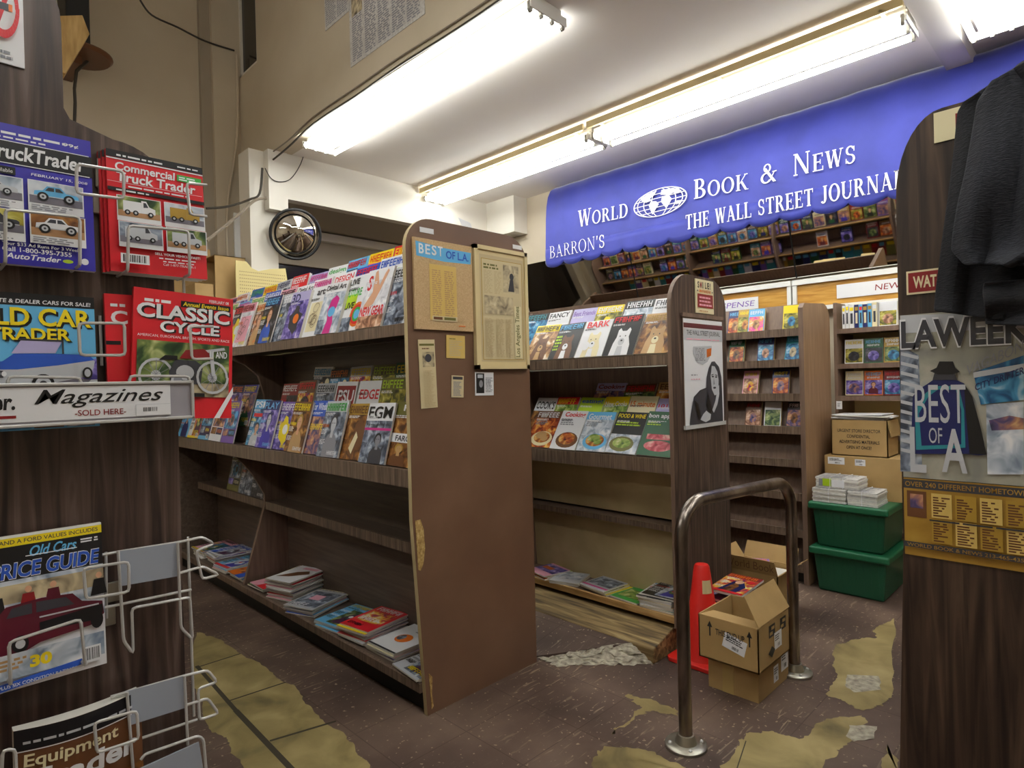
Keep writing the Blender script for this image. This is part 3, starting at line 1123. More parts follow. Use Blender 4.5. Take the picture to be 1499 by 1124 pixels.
# tilted mirrors under the awning, in black-seamed panes
MX0, MX1, MZ0, MZ1 = 5.0, 4.835, 2.10, 2.60
seams = [4.72, onx(925, 400, 4.9).y, onx(1158, 370, 4.9).y, -.6]
for i in range(3):
    ya, yb = seams[i] - .006, seams[i + 1] + .006
    t = thing('mirror', ['tilted mirror pane under the awning, beside the white header', 'tilted mirror pane under the awning, between its two black seams',
                         'tilted mirror pane under the awning, beside the jacket panel'][i], 'mirror', (MX0, (ya + yb) / 2, MZ0), 'tilted mirrors under the awning')
    mb = MB()
    mb.raw([(MX0, ya, MZ0), (MX0, yb, MZ0), (MX1, yb, MZ1), (MX1, ya, MZ1)], [(0, 1, 2, 3)], 'mirror')
    mb.build('mirror_pane', t)
    mb = MB()
    mb.prism([(MX0 + .004, MZ0), (MX0 + .03, MZ0), (MX1 + .03, MZ1), (MX1 + .004, MZ1)], 'y', yb - .004, ya + .004, 'black void')
    mb.build('backing', t)

# oak sign board below the mirrors
for i, (ya, yb) in enumerate(((4.7, onx(1158, 430, 4.95).y), (onx(1158, 430, 4.95).y - .012, -.5))):
    t = thing('header_board', ['oak header board in white frame above the narrow bookcase', 'oak header board in white frame above the lit bookcase'][i], 'sign board', (4.98, (ya + yb) / 2, 1.88), 'oak header boards')
    mb = MB()
    mb.box(4.965, yb, 1.86, 4.985, ya, 2.035, 'oak')
    mb.build('board', t)
    mb = MB()
    mb.box(4.94, yb, 2.035, 4.985, ya, 2.075, 'white enamel')
    mb.box(4.945, yb, 1.86, 4.985, yb + .03, 2.035, 'white enamel')
    mb.box(4.945, ya - .03, 1.86, 4.985, ya, 2.035, 'white enamel')
    mb.box(4.945, yb, 1.83, 4.985, ya, 1.86, 'white enamel')
    mb.build('frame', t)
# cards on it
a, b = onx(1045, 470, 4.94), onx(1110, 431, 4.94)
t = MB()
a = onx(1063, 455, 4.955)
b = onx(1110, 449, 4.955)
SW = (a.y - b.y)
sh = Sheet(t, (4.955, a.y + SW * .62, a.z - .005), (0, -1, 0), (0, 0, 1), (-1, 0, 0), SW * 1.62, .095)
t.box(4.955, b.y, a.z - .005, 4.96, a.y + SW * .62, a.z + .09, 'white')
sh.text('SUSPENSE', .06, .25, .94, .72, 'violet', .15)
tag(t.build('genre_card'), 'white card with purple genre lettering above the narrow bookcase', 'sign')
a, b = onx(1225, 437, 4.955), onx(1330, 408, 4.955)
t = MB()
t.box(4.955, b.y, a.z, 4.962, a.y, a.z + .10, 'white')
sh = Sheet(t, (4.955, a.y, a.z), (0, -1, 0), (0, 0, 1), (-1, 0, 0), a.y - b.y, .10)
sh.text('NEW', .55, .3, .9, .72, 'dark red', .1)
tag(t.build('genre_card'), 'long white card with red lettering above the lit bookcase', 'sign')

# ------------------------------------------------------------------ on the bulkhead and the back wall
for i, (pl, lab) in enumerate(((((513, 92), (622, 28)), 'large newspaper page pinned to the bulkhead wall beside the ceiling light'),
                               (((476, 46), (512, 14)), 'narrow newspaper page pinned to the bulkhead wall, beyond the large page'))):
    a, b = onx(*pl[0], XB - .004), onx(*pl[1], XB - .004)
    mb = MB()
    z0 = (a.z + b.z) / 2
    hgt = .62
    mb.box(XB - .004, b.y, z0, XB - .001, a.y, z0 + hgt, 'news')
    sh = Sheet(mb, (XB - .004, a.y, z0), (0, -1, 0), (0, 0, 1), (-1, 0, 0), a.y - b.y, hgt)
    r = random.Random(i)
    nc = 5 if i == 0 else 2
    for c in range(nc):
        sh.lines(.04 + c * .94 / nc, .04, .02 + (c + 1) * .94 / nc, .9, 34, 'grey', r, .2)
    sh.rect(.04, .55, .2, .8, 'pic news')
    sh.rect(.3, .7, .6, .93, 'asphalt')
    tag(mb.build('newspaper_page'), lab, 'newspaper', 'newspaper pages on the bulkhead wall')


def cable(label, pxs, plane, val, r, m, sag=0, off=.0):
    fn = {'x': onx, 'y': ony}[plane]
    pts = [fn(x, y, val) for x, y in pxs]
    # round the corners with a Catmull-Rom pass
    out = []
    for i in range(len(pts) - 1):
        p0, p1, p2, p3 = pts[max(i - 1, 0)], pts[i], pts[i + 1], pts[min(i + 2, len(pts) - 1)]
        for k in range(5):
            s = k / 5
            out.append(.5 * ((2 * p1) + (p2 - p0) * s + (2 * p0 - 5 * p1 + 4 * p2 - p3) * s * s + (3 * p1 - p0 - 3 * p2 + p3) * s ** 3))
    out.append(pts[-1])
    mb = MB()
    mb.tube(out, r, m, 6)
    return tag(mb.build('cable', smooth=True), label, 'cable', 'cables on the walls')


cable('dark cable clipped along the foot of the bulkhead wall', [(384, 246), (420, 217), (459, 181), (520, 141), (580, 99), (651, 54), (700, 22), (740, -6)], 'x', XB - .014, .008, 'cable')
cable('thin grey cable running just above the dark bulkhead cable', [(376, 238), (420, 207), (459, 171), (520, 129), (580, 87), (651, 42), (720, -4)], 'x', XB - .010, .006, 'cable grey')
cable('black cable sagging from the column to the back corner', [(302, 305), (335, 302), (365, 292), (380, 283), (384, 246)], 'y', YH - .03, .010, 'cable')
cable('painted pipe rising from the back corner to the column', [(303, 352), (345, 318), (372, 294), (390, 290)], 'y', YH - .05, .013, 'cable grey')
cable('thin cord looping from the column to the ceiling light', [(388, 246), (396, 260), (408, 266), (425, 262), (440, 240), (450, 208)], 'y', YH - .02, .004, 'cable')
cable('thin cable across the top of the tall back wall', [(205, 0), (222, 22), (260, 40), (300, 60), (343, 74)], 'y', YBACK - .11, .008, 'cable')
cable('thin pipe down the back corner beside the pilaster', [(347, 80), (347, 200), (333, 300), (333, 400)], 'y', YBACK - .13, .012, 'wall paint')

a, b = ony(340, 388, 5.98), ony(366, 318, 5.98)
mb = MB()
mb.box(a.x, 5.905, a.z, b.x, 5.928, b.z, 'white enamel')
tag(mb.build('access_panel', bevel=.003), 'white access panel low on the back wall beside the column', 'panel')
# convex mirror
c = ony(433, 343, 5.13)
R_ = abs(ony(399, 343, 5.13).x - ony(467, 343, 5.13).x) / 2
t = thing('convex_mirror', 'round convex security mirror in black rim below the header', 'mirror', c)
mrot = Matrix.Translation(c) @ Matrix.Rotation(math.radians(-14), 4, 'Z') @ Matrix.Rotation(math.radians(90 + 16), 4, 'X')
mb = MB()
mb.T = mrot
mb.lathe([(R_ * math.sin(a), R_ * 1.25 * (math.cos(a) - math.cos(.9)) * .62) for a in [1.35 - i * 1.34 / 12 for i in range(13)] if a > 0], (0, 0, 0), 'convex', 40)
mb.build('mirror_dome', t, smooth=True)
mb = MB()
mb.T = mrot
mb.tube([(R_ * .985 * math.cos(2 * math.pi * i / 48), R_ * .985 * math.sin(2 * math.pi * i / 48), 0) for i in range(48)], .013, 'rubber', 8, True)
mb.build('rim', t, smooth=True)
mb = MB()
mb.tube([c + Vector((0, .02, 0)), (c.x, 5.3, c.z + .1)], .012, 'rubber', 8)
mb.build('bracket', t, smooth=True)

# loudspeaker on its wooden bracket, high on the back wall
YS = 5.6
a, b = ony(97, 66, YS), ony(132, 66, YS)
t = thing('loudspeaker', 'tall black loudspeaker on a round tray high on the back wall', 'loudspeaker', ((a.x + b.x) / 2, YS, a.z))
mb = MB()
mb.box(a.x, YS - .02, a.z, b.x, YS + .3, a.z + .8, 'rubber')
mb.build('cabinet', t, bevel=.01)
mb = MB()
mb.lathe([(.0, -.03), (.2, -.03), (.22, -.01), (.22, 0), (.0, 0)], ((a.x + b.x) / 2 + .02, YS + .08, a.z), 'brown', 28)
mb.build('tray', t, smooth=True)
mb = MB()
p = [ony(112, 104, YS), ony(109, 130, YS), ony(110, 150, YS), ony(109, 178, YS), ony(110, 205, YS)]
mb.tube([Vector((a.x + .15, YS + .1, a.z - .03))] + p, .012, 'cable', 6)
mb.build('cord', t, smooth=True)
mb = MB()
mb.box((a.x + b.x) / 2 - .03, YS + .05, a.z - .09, (a.x + b.x) / 2 + .03, YBACK, a.z - .03, 'brown')
mb.build('bracket', t)
p0, p1 = ony(108, 32, 5.3), ony(90, 108, 5.3)
mb = MB()
d = (p1 - p0)
mb.prism([(p0.x - .09, p0.z + .0), (p0.x + .05, p0.z + .06), (p0.x + .09, p0.z - .06), (p1.x + .02, p1.z), (p1.x - .07, p1.z + .02)], 'y', 5.28, 5.45, 'wood block')
tag(mb.build('timber_strut', bevel=.004), 'pale timber strut leaning below the black loudspeaker', 'timber')

# cartons, pegboard and the cabinet behind the long rack
mb = MB()
mb.box(1.30, 5.28, 0, 2.12, 5.90, 2.06, 'brown shelf')
tag(mb.build('stock_cabinet', bevel=.004), 'tall brown stock cabinet at the far end of the clippings rack', 'cabinet')


def carton(name, label, x0, y0, z0, x1, y1, z1, openside=None, group=None, cat='box', wall=.006):
    t = thing(name, label, cat, ((x0 + x1) / 2, (y0 + y1) / 2, z0), group)
    mb = MB()
    if openside == 'top':
        mb.box(x0, y0, z0, x1, y1, z0 + wall, 'card')
        mb.box(x0, y0, z0, x0 + wall, y1, z1, 'card')
        mb.box(x1 - wall, y0, z0, x1, y1, z1, 'card')
        mb.box(x0, y0, z0, x1, y0 + wall, z1, 'card')
        mb.box(x0, y1 - wall, z0, x1, y1, z1, 'card')
    elif openside == '-x':
        mb.box(x0, y0, z0, x1, y1, z0 + wall, 'card')
        mb.box(x0, y0, z1 - wall, x1, y1, z1, 'card')
        mb.box(x1 - wall, y0, z0, x1, y1, z1, 'card')
        mb.box(x0, y0, z0, x1, y0 + wall, z1, 'card')
        mb.box(x0, y1 - wall, z0, x1, y1, z1, 'card')
    else:
        mb.box(x0, y0, z0, x1, y1, z1, 'card')
    mb.build('carton', t)
    return t


t = carton('cardboard_box', 'open cardboard box on its side beside the yellow pegboard', 1.86, 5.30, 2.062, 2.11, 5.62, 2.45, '-x', 'cardboard boxes on the stock cabinet')
t = carton('cardboard_box', 'low cardboard box lying before the open box on the cabinet', 1.70, 5.29, 2.062, 1.84, 5.55, 2.20, None, 'cardboard boxes on the stock cabinet')
t = carton('cardboard_box', 'tall cardboard box at the back of the stock cabinet', 1.60, 5.66, 2.062, 1.95, 5.89, 2.56, None, 'cardboard boxes on the stock cabinet')
a, b = ony(345, 390, 5.2), ony(421, 388, 5.2)
t = thing('pegboard', 'yellow pegboard sheet with a notched top edge behind the magazines', 'pegboard', ((a.x + b.x) / 2, 5.2, 0))
mb = MB()
zt = (a.z + b.z) / 2
x0, x1 = a.x, b.x
mb.prism([(x0, 0), (x1, 0), (x1 + .02, zt - .3), (x1 - .02, zt + .0), (x0 + .42 * (x1 - x0) + .1, zt - .02), (x0 + .42 * (x1 - x0), zt - .05), (x0 + .3 * (x1 - x0), zt - .03), (x0 + .2 * (x1 - x0), zt + .02), (x0, zt + .02)],
         'y', 5.2, 5.212, 'peg')
for i in range(24):
    for j in range(12):
        x, z = x0 + .03 + i * (x1 - x0 - .05) / 24, zt - .07 - j * .028
        mb.box(x, 5.1985, z, x + .006, 5.1995, z + .006, 'brown')
mb.build('sheet', t)
# ------------------------------------------------------------------ long rack with newspaper clippings on its end
def round_top(x0, x1, z0, z1, r, n=8, foot=0.0):
    pts = [(x0 + foot, z0), (x1, z0)]
    pts += [(x1 - r + r * math.cos(math.radians(a * 90 / n)), z1 - r + r * math.sin(math.radians(a * 90 / n))) for a in range(n + 1)]
    pts += [(x0 + r + r * math.cos(math.radians(90 + a * 90 / n)), z1 - r + r * math.sin(math.radians(90 + a * 90 / n))) for a in range(n + 1)]
    if foot:
        pts += [(x0, z0 + .8)]
    return pts


GX0, GX1, GY0, GY1 = 1.44, 2.14, 2.03, 5.16
g1 = thing('magazine_rack', 'long brown magazine rack with old newspaper clippings on its end panel', 'magazine rack', (1.79, 3.6, 0))
mb = MB()
mb.prism(round_top(GX0, GX1, 0, 2.025, .13, 8, .05), 'y', GY0, GY0 + .022, 'brown paint', 'beige board')
mb.build('end_panel', g1)
mb = MB()
mb.prism(round_top(GX0, GX1, 0, 1.93, .13), 'y', GY1 - .022, GY1, 'brown shelf')
mb.build('end_panel', g1)
mb = MB()
mb.prism([(1.452, .8), (1.478, .8), (1.492, .76), (1.497, .68), (1.487, .62), (1.473, .595), (1.462, .6)], 'y', GY0 - .002, GY0 + .004, 'chip')
mb.build('chipped_edge', g1)
mb = MB()
mb.prism([(1.505, .10), (1.50, .17), (1.517, .15), (1.513, .08), (1.52, .03), (1.51, .02)], 'y', GY0 - .002, GY0 + .004, 'chip')
mb.build('chipped_edge', g1)
mb = MB()
mb.box(1.775, GY0 + .02, .12, 1.805, GY1 - .02, 1.56, 'brown shelf')
mb.box(1.775, GY0 + .02, 1.78, 1.805, GY1 - .02, 1.95, 'brown shelf')
mb.build('back_board', g1)
# curved divider half way along
DIV = [(1.478, .10), (1.63, .60), (1.63, .67), (1.56, .80), (1.50, .88), (1.452, .93), (1.452, .985), (1.60, 1.03), (1.645, 1.12), (1.645, 1.30), (1.61, 1.42), (1.53, 1.49), (1.452, 1.52), (1.452, 1.55), (1.775, 1.55), (1.775, .10)]
for yd in (3.90,):
    mb = MB()
    mb.prism(DIV, 'y', yd - .012, yd + .012, 'taupe')
    mb.build('divider', g1)
for side in (-1, 1):
    def sx(x):
        return x if side < 0 else 3.58 - x

    def sb(mb_, x0, y0, z0, x1, y1, z1, m):
        a, b = sorted((sx(x0), sx(x1)))
        mb_.box(a, y0, z0, b, y1, z1, m)
    for nm, zt, th, x0, x1 in (('upper_shelf', 1.591, .046, 1.442, 1.774), ('middle_shelf', .999, .07, 1.442, 1.774), ('ledge', .622, .048, 1.632, 1.774), ('base_shelf', .126, .035, 1.470, 1.774)):
        mb = MB()
        sb(mb, x0 + .018, GY0 + .022, zt - .022, x1, GY1 - .022, zt, 'brown shelf')
        sb(mb, x0, GY0 + .022, zt - th, x0 + .018, GY1 - .022, zt + .002, 'walnut h')
        if nm == 'upper_shelf':
            sb(mb, 1.535, GY0 + .022, zt, 1.600, GY1 - .022, zt + .065, 'brown shelf')
            sb(mb, 1.600, GY0 + .022, zt, 1.774, GY1 - .022, zt + .14, 'brown shelf')
        if nm == 'middle_shelf':
            sb(mb, 1.545, GY0 + .022, zt, 1.632, 3.88, zt + .10, 'brown shelf')
            sb(mb, 1.632, GY0 + .022, zt, 1.774, 3.88, zt + .175, 'brown shelf')
            sb(mb, 1.545, 3.92, zt, 1.632, GY1 - .022, zt + .10, 'brown shelf')
            sb(mb, 1.632, 3.92, zt, 1.774, GY1 - .022, zt + .175, 'brown shelf')
        mb.build(nm, g1)
    mb = MB()
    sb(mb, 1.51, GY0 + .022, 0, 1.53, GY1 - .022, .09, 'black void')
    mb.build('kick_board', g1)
mb = MB()
p, q = onx(304, 523, 1.441), onx(338, 518, 1.441)
mb.box(1.4385, q.y + .0, 1.543, 1.4415, p.y, 1.588, 'newsprint')
sh = Sheet(mb, (1.4385, p.y, 1.543), (0, -1, 0), (0, 0, 1), (-1, 0, 0), p.y - q.y, .045)
sh.word(.15, .25, .85, .75, 'brown', random.Random(2))
mb.build('shelf_label', g1)


# clippings pinned to the end panel: each is a thing
def pinned(name, label, cat, x0, z0, x1, z1, m, draw, thick=.003, y=GY0, tilt=0.0, group=None, frame=None):
    mb = MB()
    c = Vector(((x0 + x1) / 2, y, (z0 + z1) / 2))
    mb.T = Matrix.Translation(c) @ Matrix.Rotation(tilt, 4, 'Y') @ Matrix.Translation(-c)
    mb.box(x0, y - thick - .0012, z0, x1, y - .0012, z1, m)
    sh = Sheet(mb, (x0, y - thick - .0012, z0), (1, 0, 0), (0, 0, 1), (0, -1, 0), x1 - x0, z1 - z0)
    if draw:
        draw(sh)
    return tag(mb.build(name), label, cat, group)


def d_best(s):
    r = random.Random(8)
    s.poly([(.04, .80), (.5, .775), (.97, .79), (.98, .925), (.5, .93), (.03, .96)], 'sky blue')
    for i, ch in enumerate('BEST'):
        s.text(ch, .08 + i * .105, .83, .16 + i * .105, .94, 'white', 0, .02)
    s.text('OF L.A.', .53, .815, .93, .905, 'blue', 0, .02)
    s.rect(.24, .11, .70, .73, 'straw')
    s.lines(.28, .16, .45, .68, 22, 'tan', r, .2)
    s.lines(.49, .16, .66, .68, 22, 'tan', r, .2)
    s.rect(.27, .10, .70, .155, 'newsprint')
    s.rect(.29, .115, .44, .145, 'brown')
    s.rect(.47, .115, .67, .145, 'olive')
    s.rect(.72, .05, .84, .06, 'orange')


pinned('clipping_board', 'burlap board with blue BEST OF L.A. letters and a yellow clipping', 'notice board', 1.470, 1.568, 1.779, 1.937, 'burlap', d_best, .012)


def d_times(s):
    r = random.Random(9)
    s.rect(.10, .06, .93, .93, 'beige')
    s.rect(.13, .075, .90, .90, 'gold')
    s.rect(.14, .08, .89, .895, 'newsprint')
    s.lines(.17, .82, .5, .87, 2, 'olive', r)
    s.lines(.17, .62, .33, .81, 16, 'beige', r)
    s.lines(.36, .62, .5, .81, 16, 'beige', r)
    s.rect(.53, .64, .83, .87, 'pic news')
    s.poly([(.62, .65), (.74, .65), (.72, .75), (.66, .75)], 'charcoal')
    s.ell(.69, .775, .04, .03, 'charcoal')
    s.rect(.17, .45, .71, .6, 'pic news')
    s.lines(.17, .1, .34, .42, 26, 'beige', r)
    s.lines(.37, .1, .53, .42, 26, 'beige', r)
    s.lines(.55, .1, .69, .42, 26, 'beige', r)
    s.rect(.725, .09, .86, .53, 'cream')
    # the masthead runs up the sheet
    s2 = Sheet(s.mb, s.pt(.86, .095), (0, 0, 1), (-1, 0, 0), (0, -1, 0), .43 * s.h, .125 * s.w)
    s2.k = s.k + .0006
    s2.O = s.O + s.U * (.855 * s.w) + s.V * (.1 * s.h)
    s2.text('Los Angeles Times', 0, .1, 1, .95, 'olive', 0, .01)


def frame_board(label):
    t = thing('framed_clipping', label, 'picture frame', (1.955, GY0, 1.40))
    x0, x1, z0, z1 = 1.787, 2.120, 1.405, 1.952
    mb = MB()
    w = .018
    for b in ((x0, z0, x1, z0 + w), (x0, z1 - w, x1, z1), (x0, z0, x0 + w, z1), (x1 - w, z0, x1, z1)):
        mb.box(b[0], GY0 - .022, b[1], b[2], GY0 - .0012, b[3], 'frame cream')
    mb.build('frame', t)
    mb = MB()
    mb.box(x0 + .01, GY0 - .014, z0 + .01, x1 - .01, GY0 - .004, z1 - .01, 'frame cream')
    d_times(Sheet(mb, (x0, GY0 - .014, z0), (1, 0, 0), (0, 0, 1), (0, -1, 0), x1 - x0, z1 - z0))
    mb.build('clipping', t)
    return t


frame_board('cream framed newspaper page with two grey pictures on the brown end panel')


def d_long(s):
    r = random.Random(10)
    s.rect(.05, .91, .95, .94, 'olive')
    s.lines(.2, .86, .75, .89, 1, 'brown', r)
    s.rect(.2, .6, .92, .82, 'pic news')
    s.ell(.55, .73, .2, .06, 'charcoal')
    s.lines(.2, .02, .9, .56, 24, 'beige', r)


pinned('clipping', 'long narrow clipping hanging below the burlap board', 'newspaper clipping', 1.491, 1.247, 1.574, 1.527, 'newsprint', d_long, .003, GY0, -.03)
pinned('clipping', 'square yellowed clipping below the burlap board corner', 'newspaper clipping', 1.633, 1.452, 1.735, 1.549, 'straw', lambda s: (s.lines(.15, .1, .9, .8, 9, 'beige', random.Random(4)), s.lines(.15, .82, .5, .9, 1, 'olive', random.Random(4))), .002, GY0, .02)
pinned('clipping', 'small clipping with a black heading, under the square one', 'newspaper clipping', 1.655, 1.285, 1.722, 1.378, 'newsprint', lambda s: (s.rect(.1, .82, .9, .95, 'charcoal'), s.lines(.15, .08, .85, .75, 10, 'grey', random.Random(4))), .002, GY0, .05)
pinned('clipping', 'small white leaflet with a black picture under the framed page', 'leaflet', 1.789, 1.288, 1.899, 1.391, 'white', lambda s: (s.rect(.05, .1, .48, .95, 'black'), s.rect(.12, .75, .4, .9, 'silver'), s.ell(.3, .5, .1, .16, 'grey'), s.lines(.55, .15, .95, .8, 10, 'grey', random.Random(4))), .002, GY0, .02)
pinned('paper_strip', 'blank white paper strip at the rounded corner above the burlap board', 'label', 1.511, 1.964, 1.582, 1.985, 'white', None, .001, GY0, .0)
pinned('paper_strip', 'blank white paper strip above the framed page', 'label', 2.045, 1.968, 2.105, 1.987, 'white', None, .001, GY0, .0)
mb = MB()
mb.raw([(1.742, 2.035, 2.0265), (1.80, 2.035, 2.0265), (1.80, 2.05, 2.0265), (1.742, 2.05, 2.0265), (1.72, 2.035, 2.06), (1.802, 2.045, 2.05)], [(0, 1, 5, 4), (0, 1, 2, 3)], 'white')
tag(mb.build('paper_scrap'), 'folded white paper scrap lying on top of the brown end panel', 'paper')

# ------------------------------------------------------------------ second rack, with the poster on its end
PX0, PX1, PY0, PY1 = 2.66, 3.235, 1.57, 5.12
g2 = thing('magazine_rack', 'walnut magazine rack with a hooded-woman poster on its end panel', 'magazine rack', (2.95, 3.1, 0))
mb = MB()
mb.prism(round_top(PX0, PX1, .12, 1.865, .17), 'y', PY0, PY0 + .022, 'walnut', 'taupe')
mb.build('end_panel', g2)
mb = MB()
mb.prism(round_top(PX0, PX1, .12, 1.80, .15), 'y', PY1 - .022, PY1, 'taupe')
mb.build('end_panel', g2)
mb = MB()
mb.box(2.955, PY0 + .02, .13, 2.970, PY1 - .02, 1.80, 'taupe')
mb.build('back_board', g2)
for yd in (2.72, 3.75):
    mb = MB()
    mb.prism([(2.66, .17), (2.80, .6), (2.74, .88), (2.665, .9), (2.665, 1.40), (2.665, 1.46), (2.80, 1.58), (2.9, 1.78), (3.08, 1.80), (3.20, 1.60), (3.232, 1.40), (3.232, .17)], 'y', yd - .01, yd + .01, 'taupe')
    mb.build('divider', g2)
for nm, zt, th, x0, x1 in (('upper_shelf', 1.460, .05, PX0, 2.93), ('middle_shelf', .944, .07, PX0, 2.93), ('base_shelf', .172, .03, PX0, 2.93)):
    mb = MB()
    mb.box(x0 + .018, PY0 + .022, zt - .022, x1, PY1 - .022, zt, 'taupe')
    mb.box(x0, PY0 + .022, zt - th, x0 + .018, PY1 - .022, zt + .002, 'walnut h' if nm != 'base_shelf' else 'raw wood')
    if nm == 'upper_shelf':
        mb.box(x0 + .080, PY0 + .022, zt, x0 + .16, PY1 - .022, zt + .081, 'taupe')
        mb.tube([(x0 + .004, PY0 + .03, zt - th - .006), (x0 + .004, PY1 - .03, zt - th - .006)], .004, 'flange', 6)
    if nm == 'middle_shelf':
        mb.box(x0 + .073, PY0 + .022, zt, x0 + .138, PY1 - .022, zt + .077, 'taupe')
        mb.box(x0 + .138, PY0 + .022, zt, x0 + .20, PY1 - .022, zt + .148, 'taupe')
    mb.build(nm, g2)
mb = MB()   # slanting back panels with a ledge between them
mb.prism([(2.80, .945 - .07), (2.81, .945 - .07), (2.87, .60), (2.86, .60)], 'y', PY0 + .022, PY1 - .022, 'beige board')
mb.prism([(2.86, .54), (2.87, .54), (2.895, .172), (2.885, .172)], 'y', PY0 + .022, PY1 - .022, 'beige board')
mb.build('sloped_back', g2)
mb = MB()
mb.box(2.78, PY0 + .022, .555, 2.93, PY1 - .022, .585, 'walnut h')
mb.build('ledge', g2)
# the side that faces the long wall: shelves of paperbacks (seen in the tilted mirrors)
for k_, (zt, xo) in enumerate(((1.62, 3.12), (1.42, 3.18), (1.20, 3.23), (.95, 3.23), (.70, 3.23), (.43, 3.23))):
    mb = MB()
    mb.box(2.970, PY0 + .022, zt - .02, xo, PY1 - .022, zt, 'taupe')
    mb.box(xo - .012, PY0 + .022, zt - .02, xo, PY1 - .022, zt + .012, 'raw wood')
    mb.build('paperback_shelf', g2)
# platform under it
mb = MB()
mb.prism([(2.485, .0), (3.25, .0), (3.25, .118), (2.66, .118), (2.485, .072)], 'y', 1.60, 5.18, 'platform wood')
tag(mb.build('wood_platform', bevel=.006), 'worn timber step under the walnut rack with the poster', 'step')
# floor rising to the step, ending in broken concrete
mb = MB()
Y_ = 1.72
mb.raw([(2.13, 2.10, .001), (2.484, Y_, .068), (2.484, 5.0, .068), (2.13, 5.0, .001), (2.484, 5.0, .0), (2.484, Y_, 0)], [(0, 1, 2, 3), (0, 5, 1), (1, 5, 4, 2)], 'floor tile')
struct(mb, 'floor_ramp', 'sloping brown floor between the two magazine racks', 'floor')
mb = MB()
r = random.Random(2)
p0, p1, p2, p3 = Vector((2.12, 2.08, .0)), Vector((2.484, 1.73, .071)), Vector((2.50, 1.585, .03)), Vector((2.12, 1.98, .0))
N1, N2 = 24, 9
pts = []
for i in range(N1 + 1):
    for j in range(N2 + 1):
        a, b = i / N1, j / N2
        p = (p0 * (1 - a) + p1 * a) * (1 - b) + (p3 * (1 - a) + p2 * a) * b
        z = p1.z * (a ** 1.1) * (1 - b) ** 1.2 + .002
        edge = (j in (0, N2)) or i in (0,)
        pts.append((p.x + r.uniform(-.012, .012), p.y + r.uniform(-.012, .012), max(.0005, z + r.uniform(-.007, .009) * a * (not edge))))
mb.raw(pts, [(i * (N2 + 1) + j, (i + 1) * (N2 + 1) + j, (i + 1) * (N2 + 1) + j + 1, i * (N2 + 1) + j + 1) for i in range(3, N1) for j in range(N2)], 'concrete')
o = mb.build('broken_concrete')
tag(o, 'crumbled grey concrete lip at the corner of the timber step', 'concrete', None, 'stuff')


# poster in a plastic holder, smile sign
def d_wsj(s):
    r = random.Random(12)
    s.rect(0, .915, 1, .96, 'maroon')
    s.rect(0, .80, 1, .91, 'silver')
    s.text('THE WALL STREET JOURNAL', .07, .835, .93, .895, 'charcoal', 0, .012)
    s.lines(.06, .805, .95, .825, 1, 'pink', r, .1)
    s.poly([(.22, .74), (.70, .755), (.68, .68), (.58, .60), (.45, .57), (.3, .6), (.22, .67)], 'silver')
    s.lines(.27, .61, .52, .735, 9, 'grey', r, .1)
    s.poly([(.56, .72), (.69, .735), (.67, .66), (.56, .64)], 'orange')
    s.lines(.15, .47, .35, .485, 1, 'grey', r)
    s.lines(.15, .43, .44, .445, 1, 'pink', r)
    # the woman in the dark hood, chin on her hand
    s.poly([(.08, 0), (.12, .12), (.2, .27), (.36, .33), (.52, .35), (.54, .45), (.60, .54), (.68, .60), (.76, .605), (.88, .55), (.94, .45), (.95, .3), (.96, .0)], 'charcoal')
    s.poly([(.68, .56), (.76, .555), (.83, .50), (.86, .42), (.86, .33), (.82, .28), (.74, .27), (.67, .33), (.65, .42), (.64, .46), (.66, .5)], 'silver')
    s.poly([(.84, .52), (.88, .44), (.88, .30), (.84, .3), (.86, .42)], 'black')
    s.ell(.70, .455, .03, .008, 'black')
    s.ell(.79, .45, .03, .008, 'black')
    s.poly([(.66, .475), (.72, .48), (.72, .473), (.66, .466)], 'black')
    s.poly([(.755, .475), (.82, .47), (.82, .462), (.755, .467)], 'black')
    s.poly([(.72, .45), (.745, .38), (.705, .375)], 'grey')
    s.ell(.735, .345, .04, .01, 'charcoal')
    s.poly([(.80, .34), (.86, .37), (.86, .28), (.80, .18), (.70, .10), (.66, .13), (.75, .22), (.78, .28)], 'silver')
    s.poly([(.34, .05), (.42, .1), (.50, .13), (.55, .11), (.62, .09), (.60, .04), (.48, .02)], 'silver')
    s.poly([(.55, .3), (.62, .2), (.66, .13), (.60, .1), (.5, .18)], 'black')
    s.poly([(.2, .24), (.3, .2), (.36, .08), (.3, .05)], 'black')


t = thing('poster_holder', 'clear poster holder with a hooded woman on white, on the walnut end panel', 'poster', (2.97, PY0, 1.1))
mb = MB()
mb.box(2.758, PY0 - .006, 1.095, 3.175, PY0 - .0012, 1.665, 'taupe')
mb.box(2.762, PY0 - .008, 1.10, 3.17, PY0 - .004, 1.64, 'white')
d_wsj(Sheet(mb, (2.762, PY0 - .008, 1.10), (1, 0, 0), (0, 0, 1), (0, -1, 0), .408, .54))
mb.build('poster', t)
mb = MB()
mb.box(2.752, PY0 - .014, 1.085, 3.182, PY0 - .002, 1.105, 'plastic sheet')
mb.build('holder_edge', t)
mb = MB()
mb.box(2.752, PY0 - .012, 1.648, 3.182, PY0 - .002, 1.668, 'taupe')
mb.build('holder_edge', t)


